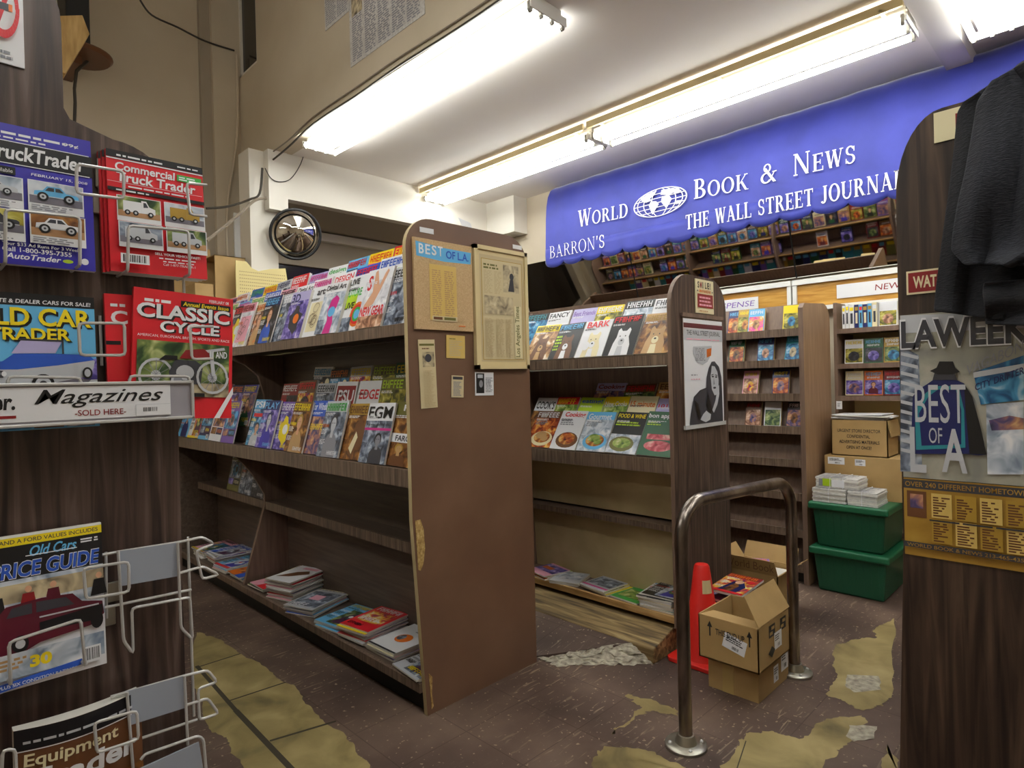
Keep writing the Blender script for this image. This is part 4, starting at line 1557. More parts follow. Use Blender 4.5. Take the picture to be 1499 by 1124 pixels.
def d_smile(s):
    r = random.Random(1)
    for i, ch in enumerate('SMILE!'):
        s.text(ch, .1 + i * .135, .74, .19 + i * .135 - (.05 if ch in 'I!' else 0), .93, 'dark red' if i in (1,) else 'black', 0, .03)
    s.word(.18, .61, .82, .70, 'orange', r)
    s.ell(.08, .655, .03, .02, 'black')
    s.ell(.9, .655, .03, .02, 'black')
    s.rect(.07, .17, .93, .57, 'dark red')
    for k in range(3):
        s.lines(.16, .22 + k * .11, .86, .31 + k * .11, 1, 'pink', r, .15)
    s.lines(.15, .05, .85, .11, 1, 'tan', r)


pinned('warning_sign', 'cream SMILE warning sign with a red block above the poster', 'sign', 2.895, 1.675, 3.085, 1.85, 'cream', d_smile, .006, PY0)

# ------------------------------------------------------------------ bookcases along the wall
bc = thing('bookcase', 'narrow brown bookcase with sloping shelves and an end panel beside the bins', 'bookcase', (4.32, 2.9, 0))
AX0, AX1, AYa, AYb = 4.07, 4.56, 1.462, 4.5
mb = MB()
mb.prism([(AX0, 0), (AX1, 0), (AX1, 1.70)] + [(AX1 - .12 + .12 * math.cos(math.radians(a)), 1.70 + .12 * math.sin(math.radians(a))) for a in range(0, 91, 15)] + [(AX0 + .03, 1.80), (AX0, 1.77)], 'y', AYa, AYa + .03, 'tan laminate', 'taupe')
mb.build('end_panel', bc)
mb = MB()
mb.prism([(AX0, 0), (AX1, 0), (AX1, 1.80), (AX0, 1.77)], 'y', AYb, AYb + .03, 'taupe')
mb.build('end_panel', bc)
AS = [1.643, 1.444, 1.223, 1.009, .795, .580, .345, .12]
for zt in AS:
    mb = MB()
    mb.box(AX0 + .03, AYa + .03, zt - .035, AX1 - .02, AYb, zt - .017, 'taupe')
    mb.box(AX0 + .012, AYa + .03, zt - .05, AX0 + .03, AYb, zt, 'walnut h')
    mb.build('shelf', bc)
    top = min(zt + .165, 1.81)
    mb = MB()
    mb.prism([(AX0 + .09, zt - .017), (AX0 + .10, zt - .017), (AX0 + .155, top), (AX0 + .145, top)], 'y', AYa + .03, AYb, 'taupe')
    mb.build('sloped_back', bc)
mb = MB()
mb.box(AX1 - .02, AYa + .03, 0, AX1, AYb, 1.79, 'brown shelf')
mb.build('back_board', bc)
mb = MB()
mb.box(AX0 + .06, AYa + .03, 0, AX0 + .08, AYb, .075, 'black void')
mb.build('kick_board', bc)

lb = thing('bookcase', 'white-backed bookcase full of upright books behind the cardboard boxes', 'bookcase', (4.76, .85, 0))
BX0, BX1, BYa, BYb = 4.565, 4.93, 1.44, -.35
BS = [1.646, 1.406, 1.188, .93, .62, .30, .06]
for y in (BYa - .02, BYb):
    mb = MB()
    mb.box(BX0, y, 0, BX1, y + .02, 1.83, 'taupe')
    mb.build('side_panel', lb)
for zt in BS:
    mb = MB()
    mb.box(BX0 + .018, BYb + .02, zt - .024, BX1 - .012, BYa - .02, zt, 'beige board')
    mb.box(BX0, BYb + .02, zt - .03, BX0 + .018, BYa - .02, zt + .002, 'taupe')
    mb.build('shelf', lb)
mb = MB()
mb.box(BX1 - .012, BYb + .02, 0, BX1, BYa - .02, 1.83, 'frame cream')
mb.build('back_board', lb)
mb = MB()
mb.box(BX0 - .002, 1.395, 1.10, BX0 - .0005, 1.432, 1.155, 'white')
sh = Sheet(mb, (BX0 - .002, 1.432, 1.10), (0, -1, 0), (0, 0, 1), (-1, 0, 0), .037, .055)
sh.lines(.2, .3, .8, .8, 4, 'grey', random.Random(3))
mb.build('shelf_ticket', lb)
# ------------------------------------------------------------------ stepped wooden panel with wire magazine racks
LY = 1.50


def lp(x, y, Y=LY):
    return ony(x, y, Y)


xl, xs, xr = -.42, lp(92, 120).x, lp(263, 700).x
zs, ze = lp(92, 172).z, lp(225, 224).z
zt = lp(92, 95).z + .10
outl = [(xl, 0), (xr, 0), (xr, ze - .09)]
outl += [(xr - .11 + .11 * math.cos(math.radians(a)), ze - .09 + .10 * math.sin(math.radians(a))) for a in range(0, 91, 10)]
outl += [(xs + .01, zs), (xs, zs + .02)]
outl += [(xs - .16 + .16 * math.cos(math.radians(a)), zt - .02 + .16 * math.sin(math.radians(a))) for a in range(0, 91, 10)]
outl += [(xl, zt + .14)]
t = thing('display_panel', 'stepped walnut display panel carrying the white wire magazine racks', 'display panel', (0, LY, 0))
mb = MB()
mb.prism(outl, 'y', LY, LY + .022, 'walnut', 'frame cream')
mb.build('panel', t)
mb = MB()
for z in (.12, .62, 1.0, 1.5):
    mb.box(xl, LY + .022, z, xr - .05, 3.6, z + .03, 'brown shelf')
mb.box(xl, 3.6, 0, xr - .03, 3.62, 1.7, 'brown shelf')
mb.box(-.02, LY + .022, 0, .0, 3.6, 1.7, 'brown shelf')
mb.build('shelves', t)

# no-smoking card
a, b = lp(-22, 86), lp(33, 0)
mb = MB()
mb.box(a.x, LY - .004, a.z, b.x, LY - .001, b.z + .04, 'white')
sh = Sheet(mb, (a.x, LY - .004, a.z), (1, 0, 0), (0, 0, 1), (0, -1, 0), b.x - a.x, b.z + .04 - a.z)
for polys in (ring(.47, .62, .42, .36, .10, .09, n=30),):
    for p in polys:
        sh.poly(p, 'red')
sh.k -= 30 * sh.step
sh.poly([(.2, .36), (.28, .30), (.75, .88), (.67, .94)], 'red')
sh.rect(.2, .58, .62, .66, 'charcoal')
sh.poly([(.62, .58), (.72, .58), (.72, .66), (.62, .66)], 'orange')
sh.lines(.1, .05, .9, .16, 2, 'grey', random.Random(2))
tag(mb.build('no_smoking_sign'), 'white card with a red ring on the stepped walnut panel', 'sign')


def near_mag(label, x0, x1, z0, z1, bg, draw, y=1.447, t=.012, tilt=.06, roll=0.0, name='magazine', group='trade magazines in the wire racks'):
    return periodical(name, label, 'magazine', group, ((x0 + x1) / 2, y, z0), (-tilt, roll, 0), x1 - x0, z1 - z0, t, bg, draw)


YM = 1.445


def m_truck(s):
    r = random.Random(21)
    s.rect(0, .86, 1, 1, 'indigo')
    s.lines(.2, .925, .80, .955, 1, 'white', r, .05)
    s.lines(.12, .895, .66, .915, 1, 'white', r, .05)
    s.text('99¢', .78, .915, .9, .945, 'white', 0, .02)
    s.rect(0, .715, 1, .875, 'black')
    s.rect(0, .872, .98, .878, 'white')
    s.rect(0, .712, .98, .718, 'white')
    s.text('TruckTrader', .215, .745, .95, .85, 'white', .12, .025)
    s.rect(.1, .635, .42, .69, 'black')
    s.text('6000 Available', .14, .648, .40, .675, 'white')
    s.text('FEBRUARY 15, 2008', .53, .65, .96, .672, 'white', .1, .01)
    for (x0, y0, pic, c) in ((.05, .395, 'pic snow', 'silver'), (.5, .395, 'pic snow', 'sky blue'), (.05, .155, 'pic moss', 'charcoal'), (.5, .155, 'pic rust', 'white')):
        s.rect(x0, y0, x0 + .42, y0 + .225, 'white')
        s.rect(x0 + .01, y0 + .06, x0 + .41, y0 + .22, pic)
        s.rect(x0 + .01, y0 + .06, x0 + .41, y0 + .115, 'asphalt' if c != 'white' else 'sand')
        s.car(x0 + .04, y0 + .085, x0 + .38, y0 + .195, c, None, .15 if c == 'silver' else .2)
        s.lines(x0 + .02, y0 + .01, x0 + .39, y0 + .05, 3, 'grey', r)
    s.text('Your $33 Ad Runs For 3 Weeks', .30, .115, .88, .142, 'white')
    s.text('Call 1-800-395-7355', .30, .075, .80, .108, 'white', 0, .015)
    s.text('AutoTrader', .32, .025, .72, .065, 'white', .25, .02)
    s.ell(.77, .04, .04, .014, 'lime')
    s.ell(.9, .05, .03, .024, 'white')
    s.barcode(.06, .05, .27, .14)


a, b, c = lp(135, 203, YM), lp(136, 397, YM), lp(0, 172, YM)
near_mag('blue truck magazine with four vehicle photos, topmost beside the stepped panel edge', a.x - .207, a.x, b.z, a.z, 'indigo', m_truck)


def m_comm(s):
    r = random.Random(22)
    s.rect(0, .94, 1, 1, 'black')
    s.lines(.1, .955, .6, .98, 1, 'white', r, .05)
    s.lines(.72, .96, .95, .98, 1, 'white', r, .05)
    s.rect(0, .925, 1, .935, 'white')
    s.text('Commercial', .08, .835, .69, .905, 'white', .08, .025)
    s.rect(.71, .84, .98, .895, 'green')
    s.lines(.73, .85, .94, .888, 2, 'white', r, .1)
    s.text('Truck Trader', .09, .745, .91, .825, 'white', .08, .025)
    s.lines(.2, .705, .82, .725, 1, 'white', r, .05)
    s.rect(0, .735, .98, .738, 'white')
    s.rect(0, .66, 1, .69, 'black')
    s.lines(.08, .665, .42, .685, 1, 'white', r, .05)
    for (x0, y0, pic, c) in ((.08, .42, 'pic forest', 'white'), (.55, .42, 'pic snow', 'gold'), (.08, .2, 'pic steel', 'silver'), (.55, .2, 'pic forest', 'silver')):
        s.rect(x0, y0, x0 + .44, y0 + .21, 'white')
        s.rect(x0 + .01, y0 + .04, x0 + .43, y0 + .205, pic)
        s.rect(x0 + .01, y0 + .04, x0 + .43, y0 + .09, 'sand' if pic == 'pic forest' else 'asphalt')
        s.rect(x0 + .06, y0 + .08, x0 + .24, y0 + .17, c)
        s.poly([(x0 + .24, y0 + .08), (x0 + .38, y0 + .08), (x0 + .38, y0 + .125), (x0 + .32, y0 + .14), (x0 + .29, y0 + .185), (x0 + .24, y0 + .185)], c)
        s.poly([(x0 + .26, y0 + .13), (x0 + .31, y0 + .135), (x0 + .285, y0 + .172), (x0 + .26, y0 + .172)], 'charcoal')
        for cx in (.1, .18, .33):
            s.ell(x0 + cx, y0 + .075, .028, .021, 'black')
            s.ell(x0 + cx, y0 + .075, .013, .01, 'silver')
    s.text('SELL YOUR VEHICLE FAST!', .42, .155, .9, .175, 'white', 0, .015)
    s.lines(.46, .125, .86, .142, 1, 'white', r, .05)
    s.lines(.5, .1, .84, .116, 1, 'white', r, .05)
    s.text('Call 1-877-TRADER-1', .5, .07, .84, .09, 'white')
    s.barcode(.08, .06, .36, .14)


a, b = lp(157, 213, YM), lp(299, 237, YM)
c = lp(150, 395, YM)
for k, dy in enumerate((.0, .014, .027)):
    near_mag('red truck magazine with four lorry photos, %s of three in its pocket' % ['front', 'middle', 'back'][k], a.x - k * .004, b.x - k * .004, c.z, a.z, 'red', m_comm if k == 0 else (lambda s: s.rect(0, .94, 1, 1, 'black')), YM + dy)


def m_oldcar(s):
    r = random.Random(23)
    s.rect(0, .91, 1, 1, 'black')
    s.text('PRIVATE & DEALER CARS FOR SALE!', .15, .925, .97, .955, 'white', .1, .02)
    s.ell(.1, .96, .05, .035, 'orange')
    for k, (tx, x0, y0, x1, y1) in enumerate((('OLD CAR', .09, .76, .97, .895), ('TRADER', .2, .655, .8, .745))):
        s.text(tx, x0 + .018, y0 - .012, x1 + .018, y1 - .012, 'black', 0, .045)
        s.text(tx, x0, y0, x1, y1, 'yellow', 0, .025)
    s.rect(0, .22, 1, .52, 'pic violet')
    s.rect(0, .2, 1, .36, 'silver')
    s.poly([(.0, .32), (.55, .24), (.86, .28), (.95, .36), (.4, .40)], 'asphalt')
    # the blue convertible
    s.poly([(.0, .36), (.02, .46), (.25, .53), (.43, .54), (.5, .52), (.72, .53), (.94, .54), (.985, .50), (.97, .44), (.9, .38), (.6, .33), (.38, .30), (.22, .29), (.05, .32)], 'silver')
    s.poly([(.02, .47), (.25, .55), (.45, .555), (.7, .555), (.94, .55), (.98, .51), (.7, .47), (.4, .44), (.1, .44)], 'blue')
    s.poly([(.02, .48), (.25, .56), (.38, .555), (.3, .5), (.12, .465)], 'sky blue')
    s.poly([(.36, .555), (.43, .65), (.73, .645), (.68, .56)], 'lilac')
    s.poly([(.41, .65), (.74, .645), (.74, .66), (.41, .665)], 'charcoal')
    s.rect(.73, .555, .745, .65, 'charcoal')
    s.poly([(.0, .41), (.18, .38), (.30, .38), (.30, .43), (.1, .455), (.0, .46)], 'charcoal')
    s.ell(.255, .41, .025, .02, 'white')
    s.ell(.305, .408, .018, .018, 'white')
    s.poly([(.0, .33), (.2, .29), (.4, .29), (.4, .32), (.2, .33), (.0, .37)], 'silver')
    s.ell(.58, .33, .085, .075, 'black')
    s.ell(.58, .33, .06, .052, 'silver')
    s.ell(.58, .33, .03, .026, 'charcoal')
    s.ell(.92, .41, .04, .045, 'black')
    s.ell(.92, .41, .025, .03, 'silver')
    s.rect(.62, .215, .97, .245, 'black')
    s.lines(.65, .222, .93, .24, 1, 'yellow', r, .05)
    s.rect(0, 0, 1, .2, 'sky blue')
    s.lines(.02, .14, .9, .18, 2, 'navy', r, .1)
    for k in range(4):
        s.rect(.02 + k * .24, .01, .24 + k * .24, .11, r.choice(['pic rust', 'pic sea', 'pic steel', 'pic moss']))


a, b = lp(140, 434, YM), lp(140, 610, YM)
near_mag('sky-blue car magazine with a blue convertible and yellow title above the sign', a.x - .207, a.x, lp(60, 605, YM).z - .03, a.z, 'sky blue', m_oldcar)


def m_cycle(s):
    r = random.Random(24)
    s.lines(.1, .90, .36, .94, 1, 'white', r, .05)
    s.text('FEBRUARY 08', .74, .945, .95, .97, 'white', 0, .01)
    s.rect(.45, .885, .97, .935, 'black')
    s.text('Annual Events Issue', .47, .895, .95, .928, 'yellow', .15, .02)
    s.text('CLASSIC', .045, .765, .975, .885, 'black', 0, .05)
    s.text('CLASSIC', .03, .775, .96, .89, 'white', 0, .03)
    s.text('CYCLE', .265, .665, .865, .755, 'black', 0, .05)
    s.text('CYCLE', .25, .672, .85, .76, 'white', 0, .03)
    s.text('AMERICAN, EUROPEAN, BRITISH, SPORTS AND RACE', .04, .625, .96, .648, 'white')
    s.rect(.04, .17, .96, .6, 'pic forest')
    s.rect(.04, .17, .96, .28, 'pic news')
    for cx in (.22, .78):
        for p in ring(cx, .33, .17, .135, .025, .02, n=20):
            s.poly(p, 'silver')
        s.k -= 19 * s.step
        s.ell(cx, .33, .05, .04, 'silver')
        for a_ in range(0, 180, 30):
            ca, sa = math.cos(math.radians(a_)), math.sin(math.radians(a_))
            s.poly([(cx - .15 * ca - .004, .33 - .12 * sa), (cx - .15 * ca + .004, .33 - .12 * sa), (cx + .15 * ca + .004, .33 + .12 * sa), (cx + .15 * ca - .004, .33 + .12 * sa)], 'grey')
        s.k -= 5 * s.step
    s.poly([(.36, .27), (.66, .27), (.68, .42), (.6, .46), (.4, .46), (.34, .36)], 'charcoal')
    s.ell(.5, .36, .09, .06, 'silver')
    s.ell(.42, .31, .05, .035, 'grey')
    s.poly([(.44, .47), (.74, .48), (.78, .53), (.68, .56), (.5, .54)], 'dark red')
    s.poly([(.24, .45), (.42, .46), (.42, .49), (.3, .49)], 'black')
    s.poly([(.70, .55), (.90, .58), (.91, .56), (.73, .53)], 'silver')
    s.poly([(.74, .54), (.78, .54), (.81, .34), (.77, .34)], 'silver')
    s.text('11 AND', .75, .49, .93, .545, 'white', 0, .02)
    s.rect(.04, .17, .7, .2, 'black')
    s.lines(.05, .175, .5, .195, 1, 'yellow', r, .05)
    s.rect(0, 0, .6, .15, 'dark red')
    s.poly([(.8, 0), (.86, 0), (1, .2), (1, .26)], 'white')


a, b = lp(184, 424, YM), lp(304, 441, YM)
zb = lp(230, 614, YM).z
near_mag('red motorcycle magazine, front copy leaning over the end of the sign', a.x, a.x + .200, zb, a.z + .004, 'red', m_cycle, YM - .006, .012, .05, .06)
near_mag('red motorcycle magazine, second copy showing only its edge', a.x - .032, a.x + .168, zb, a.z - .006, 'red', lambda s: (s.text('C', .05, .76, .2, .87, 'white', 0, .03), s.rect(0, .6, .13, .63, 'black'), s.lines(.05, .9, .2, .94, 1, 'white', random.Random(3))), YM + .016, .012, .05, .0)


def m_guide(s):
    r = random.Random(25)
    s.rect(0, .93, 1, .985, 'yellow')
    s.text('MODEL T AND A FORD VALUES INCLUDES', .02, .945, .97, .972, 'charcoal', 0, .01)
    s.rect(0, .66, 1, .93, 'black')
    s.text('Old Cars', .45, .845, .80, .915, 'sky blue', .35, .02)
    s.rect(.42, .85, .80, .856, 'white')
    s.lines(.83, .88, .97, .915, 2, 'white', r, .1)
    s.text('PRICE GUIDE', .17, .715, .975, .825, 'white', .15, .05)
    s.text('PRICE GUIDE', .17, .72, .975, .82, 'blue', .15, .03)
    s.rect(0, .36, 1, .71, 'pic snow')
    s.rect(0, .56, 1, .68, 'pic news')
    for cx, cc in ((.42, 'dark red'), (.6, 'maroon'), (.2, 'black'), (.95, 'black')):
        s.poly([(cx - .06, .5), (cx + .07, .5), (cx + .05, .61), (cx - .03, .61)], cc)
        s.ell(cx + .01, .635, .025, .022, 'skin')
    s.poly([(.08, .36), (.1, .44), (.2, .48), (.27, .545), (.52, .56), (.75, .545), (.82, .48), (.98, .45), (.99, .36), (.9, .30), (.5, .27), (.35, .22), (.15, .25)], 'maroon')
    s.poly([(.27, .47), (.31, .53), (.45, .54), (.45, .47)], 'charcoal')
    s.poly([(.48, .47), (.48, .54), (.7, .53), (.76, .47)], 'charcoal')
    s.poly([(.5, .40), (.98, .43), (.98, .37), (.9, .33), (.5, .34)], 'black')
    s.rect(.5, .43, .95, .44, 'silver')
    s.ell(.36, .29, .06, .055, 'black')
    s.ell(.36, .29, .035, .03, 'silver')
    s.ell(.93, .33, .05, .06, 'black')
    s.rect(0, .08, .98, .24, 'pic snow')
    s.text('30', .42, .12, .58, .2, 'yellow', 0, .05)
    s.lines(.2, .14, .4, .22, 3, 'tan', r)
    s.poly([(0, .0), (.8, .05), (.8, .09), (0, .05)], 'blue')
    s.text('PLUS SIX CONDITION RATINGS', .2, .028, .76, .05, 'white', 0, .01)
    s.barcode(.81, .05, .95, .16)


a, b = lp(151, 766, YM), lp(153, 972, YM)
near_mag('black-topped price guide magazine with a maroon car in snow', a.x - .209, a.x, b.z, a.z, 'white', m_guide)


def m_equip(s):
    r = random.Random(26)
    s.rect(0, .86, 1, 1, 'black')
    s.rect(0, .85, 1, .857, 'white')
    s.lines(.06, .9, .6, .93, 1, 'silver', r, .05)
    s.lines(.7, .9, .95, .93, 1, 'silver', r, .05)
    s.text('Equipment', .06, .72, .78, .83, 'cream', .05, .02)
    s.text('Trader', .06, .57, .95, .72, 'white', .05, .03)
    s.rect(.08, .5, .7, .53, 'maroon')
    s.rect(0, .1, 1, .48, 'pic rust')
    s.car(.1, .15, .8, .42, 'yellow')


a, b = lp(19, 1052, YM), lp(166, 1022, YM)
# rolled magazine: cover bent round a vertical cylinder so that its top edge shows the pages
mbe = MB()
he, we = .272, .205
tmp = MB()
N_ = 14
for (off, m_) in ((.0, 'brown'),):
    pts = []
    for i in range(N_ + 1):
        u = i / N_
        pts.append((u, .030 * math.sin(u * math.pi) * (1 - .3 * u)))
x0e, z0e = a.x, (a.z + b.z) / 2 - he - .012
front = [(x0e + u * we, YM - d, z0e) for u, d in pts]
back = [(x0e + u * we * .98, YM + .022 - d * .55, z0e) for u, d in pts]
for i in range(N_):
    f0, f1, b0, b1 = front[i], front[i + 1], back[i], back[i + 1]
    up = Vector((0, .0, he))
    mbe.face([f0, f1, tuple(Vector(f1) + up), tuple(Vector(f0) + up)], 'brown')
    mbe.face([b0, b1, tuple(Vector(b1) + up), tuple(Vector(b0) + up)], 'white')
    mbe.face([tuple(Vector(f0) + up), tuple(Vector(f1) + up), tuple(Vector(b1) + up), tuple(Vector(b0) + up)], 'paper')
    mbe.face([f0, f1, b1, b0], 'paper')
for q in ((front[0], back[0]), (front[-1], back[-1])):
    mbe.face([q[0], q[1], tuple(Vector(q[1]) + Vector((0, 0, he))), tuple(Vector(q[0]) + Vector((0, 0, he)))], 'paper')


class BentSheet(Sheet):
    def pt(self, u, v):
        d = .030 * math.sin(max(0, min(1, u)) * math.pi) * (1 - .3 * u)
        return Vector((x0e + u * we, YM - d - self.k - .0012, z0e + v * he))

    def rect(self, xa, ya, xb, yb, c):
        n = max(1, int(abs(xb - xa) * 16))
        self.k += self.step
        for i in range(n):
            p, q = xa + (xb - xa) * i / n, xa + (xb - xa) * (i + 1) / n
            self.mb.face([self.pt(p, ya), self.pt(q, ya), self.pt(q, yb), self.pt(p, yb)], c)


m_equip(BentSheet(mbe, (0, 0, 0), (1, 0, 0), (0, 0, 1), (0, -1, 0), we, he, .0002, .0))
tag(mbe.build('magazine'), 'brown curled magazine with white title in the lowest wire pocket', 'magazine', 'trade magazines in the wire racks')

# wire racks: one thing per tier
WR = .0030


def wire(parent, name, pxs, Y=1.415, closed=False, r=WR, tails=()):
    pts = [ony(x, y, Y) for x, y in pxs]
    if tails:
        if 0 in tails:
            pts = [Vector((pts[0].x, LY - .004, pts[0].z))] + pts
        if 1 in tails:
            pts = pts + [Vector((pts[-1].x, LY - .004, pts[-1].z))]
    out = []
    n = len(pts)
    for i, p in enumerate(pts):
        if not closed and i in (0, n - 1):
            out.append(p)
            continue
        a_, b_ = pts[i - 1], pts[(i + 1) % n]
        da, db = (a_ - p), (b_ - p)
        k_ = min(.008, da.length * .45, db.length * .45)
        s_, e_ = p + da.normalized() * k_, p + db.normalized() * k_
        out += [s_, (s_ + e_ + p * 2) / 4, e_]
    m_ = MB()
    m_.tube(out, r, 'wire', 7, closed)
    return m_.build(name, parent, smooth=True)


tiers = []
for nm, lab in (('top', 'white wire rack holding the blue and red truck magazines, highest on the panel'), ('sign', 'white wire rack holding the convertible and motorcycle magazines'),
                ('low', 'empty white wire rack beside the price guide magazine'), ('bottom', 'white wire rack holding the curled brown magazine, lowest on the panel')):
    tiers.append(thing('wire_rack', lab, 'wire rack', (.25, LY - .05, .5), 'wire racks on the stepped panel'))
T0, T1, T2, T3 = tiers
wire(T0, 'wire_loop', [(112, 240), (181, 251), (181, 291), (112, 283)], 1.412, True)
wire(T0, 'post', [(144, 232), (148, 312)], 1.49)
wire(T0, 'front_loop', [(8, 384), (8, 306), (117, 318), (117, 388)], 1.412, tails=(0, 1))
wire(T0, 'front_loop', [(187, 396), (188, 330), (276, 338), (278, 402)], 1.412, tails=(0, 1))
wire(T0, 'wire_loop', [(303, 271), (273, 268), (278, 314), (303, 317)], 1.412)
wire(T0, 'post', [(268, 392), (270, 440)], 1.47)
wire(T1, 'wire_loop', [(115, 473), (182, 473), (183, 520), (117, 520)], 1.412, True)
wire(T1, 'post', [(146, 462), (149, 535)], 1.49)
wire(T1, 'wire_loop', [(312, 478), (278, 478), (281, 526), (312, 525)], 1.412)
wire(T1, 'front_loop', [(10, 585), (12, 551), (118, 553), (119, 585)], 1.412, tails=(0, 1))
wire(T1, 'front_loop', [(188, 585), (190, 550), (277, 551), (278, 585)], 1.412, tails=(0, 1))
wire(T2, 'wire_loop', [(122, 832), (188, 822), (189, 866), (126, 877)], 1.412, True)
wire(T2, 'front_loop', [(16, 1003), (13, 940), (118, 906), (125, 975)], 1.412, tails=(0, 1))
wire(T2, 'rail', [(150, 812), (172, 808), (260, 794), (296, 786), (314, 796), (287, 806), (296, 848), (321, 841), (297, 829), (262, 839)], 1.44)
wire(T2, 'empty_pocket', [(173, 806), (181, 938), (195, 957), (193, 890), (278, 874), (282, 936), (265, 919), (260, 794)], 1.43)
wire(T2, 'post', [(275, 786), (284, 1048)], 1.47)
wire(T2, 'post', [(155, 808), (156, 905)], 1.49)
wire(T2, 'cross_wire', [(150, 890), (280, 863)], 1.46)
wire(T3, 'rail', [(162, 1020), (186, 1013), (270, 989), (304, 981), (318, 998), (290, 1008), (292, 1054), (320, 1044), (304, 1022), (273, 1032)], 1.44)
wire(T3, 'post', [(186, 1013), (196, 1140)], 1.43)
wire(T3, 'post', [(270, 989), (275, 1090)], 1.43)
wire(T3, 'cross_wire', [(154, 1098), (289, 1053)], 1.46)
wire(T3, 'wire_loop', [(138, 1058), (200, 1040), (203, 1082), (142, 1102)], 1.405, True)
wire(T3, 'front_loop', [(2, 1130), (4, 1098), (22, 1096), (24, 1140)], 1.405)
wire(T3, 'front_loop', [(206, 1112), (212, 1104), (290, 1077), (298, 1082), (303, 1140)], 1.41)
for par, q, lab in ((T2, [(173, 807), (260, 794), (262, 843), (176, 858)], None), (T3, [(186, 1012), (270, 989), (274, 1035), (189, 1062)], None)):
    P_ = [ony(x, y, 1.437) for x, y in q]
    m_ = MB()
    m_.raw([(p.x, 1.437, p.z) for p in P_] + [(p.x, 1.439, p.z) for p in P_], [(0, 1, 2, 3), (7, 6, 5, 4), (0, 4, 5, 1), (1, 5, 6, 2), (2, 6, 7, 3), (3, 7, 4, 0)], 'plate grey')
    m_.build('label_plate', par)
m_ = MB()
P_ = [ony(x, y, 1.413) for x, y in ((172, 1140), (291, 1086), (300, 1140))]
m_.prism([(p.x, p.z) for p in P_], 'y', 1.412, 1.416, 'plate grey')
m_.build('sign_plate', T3)
for x0, y0, x1, y1 in ((18, 1044, 5, 1060), (140, 258, 150, 266), (140, 300, 152, 318)):
    pass
for (px_, py_) in ((164, 865), (144, 300), (148, 262), (158, 900)):
    p = lp(px_, py_)
    m_ = MB()
    m_.box(p.x - .012, LY - .01, p.z - .02, p.x + .012, LY - .001, p.z + .02, 'flange')
    m_.build('clip', T0 if py_ < 400 else T2, bevel=.002)

# header sign of the middle tier
a, b = ony(-90, 562, 1.400), ony(284, 621, 1.400)
zs0, zs1 = ony(140, 620, 1.40).z, ony(140, 559, 1.40).z
t = thing('header_sign', 'grey-framed plastic sign reading Magazines sold here, across the wire rack', 'sign', ((a.x + b.x) / 2, 1.40, zs0))
mb = MB()
w = .006
mb.box(a.x, 1.398, zs0, b.x, 1.402, zs1, 'sign frame')
for q in ((a.x, zs0, b.x, zs0 + w), (a.x, zs1 - w, b.x, zs1), (b.x - w, zs0, b.x, zs1)):
    mb.box(q[0], 1.392, q[1], q[2], 1.402, q[3], 'wire')
mb.build('frame', t, bevel=.0015)
mb = MB()
c0, c1 = ony(-80, 600, 1.397), ony(249, 572, 1.397)
mb.box(c0.x, 1.396, zs0 + .010, c1.x, 1.3975, zs1 - .008, 'white')
W_, H_ = c1.x - c0.x, zs1 - zs0 - .018
sh = Sheet(mb, (c0.x, 1.396, zs0 + .010), (1, 0, 0), (0, 0, 1), (0, -1, 0), W_, H_)


def su(px_):
    return (ony(px_, 590, 1.396).x - c0.x) / W_


sh.text('Trader.', su(-75), .36, su(22), .84, 'black', .1, .03)
sh.rect(su(-75), .12, su(23), .2, 'dark red')
sh.text('Magazines', su(50), .36, su(239), .92, 'black', .4, .004)
sh.text('-SOLD HERE-', su(109), .10, su(184), .28, 'dark red', 0, .01)
sh.rect(su(198), .0, su(249), .38, 'silver')
sh.rect(su(199), .02, su(249), .37, 'white')
sh.barcode(su(207), .12, su(232), .30)
mb.build('card', t)

# ------------------------------------------------------------------ panel with the weekly poster and the jacket
RX = 1.80
p0 = onx(1316, 500, RX)
p1 = onx(1302, 1124, RX)
top = onx(1420, 152, RX)
shld = onx(1345, 188, RX)
ycorner, zcorner = p0.y, onx(1316, 290, RX).z
t = thing('display_panel', 'dark walnut panel with rounded corner, weekly poster and hanging jacket', 'display panel', (RX, 0, 0))
mb = MB()
zr = onx(1400, 152, RX).z
rr = .10
prof_r = [(-.55, 0), (ycorner + .03, 0), (ycorner, .9), (ycorner, zr - rr * 2.0)]
prof_r += [(ycorner - rr + rr * math.cos(math.radians(a)), zr - rr * 2.0 + rr * 2.0 * math.sin(math.radians(a))) for a in range(10, 91, 10)]
prof_r += [(-.55, zr + .01)]
mb.prism(prof_r, 'x', RX, RX + .022, 'walnut dark', 'taupe')
mb.build('panel', t)
mb = MB()
for z in (.15, .6, 1.0, 1.4):
    mb.box(RX + .022, -.5, z, 3.2, .34, z + .03, 'brown shelf')
mb.build('shelves', t)


def rsheet(mb, x, ya, yb, za, zb):
    return Sheet(mb, (x, ya, za), (0, -1, 0), (0, 0, 1), (-1, 0, 0), ya - yb, zb - za)


# weekly cover
A_, B_ = onx(1318, 462, RX), onx(1318, 697, RX)
PW = .345
mb = MB()
mb.box(RX - .004, A_.y - PW, B_.z, RX - .001, A_.y, A_.z, 'poster blue')
s = rsheet(mb, RX - .004, A_.y, A_.y - PW, B_.z, A_.z)


def q(px_, py_):
    p = onx(px_, py_, RX - .004)
    return ((A_.y - p.y) / PW, (p.z - B_.z) / (A_.z - B_.z))


def qp(pts, c):
    s.poly([q(*p) for p in pts], c)


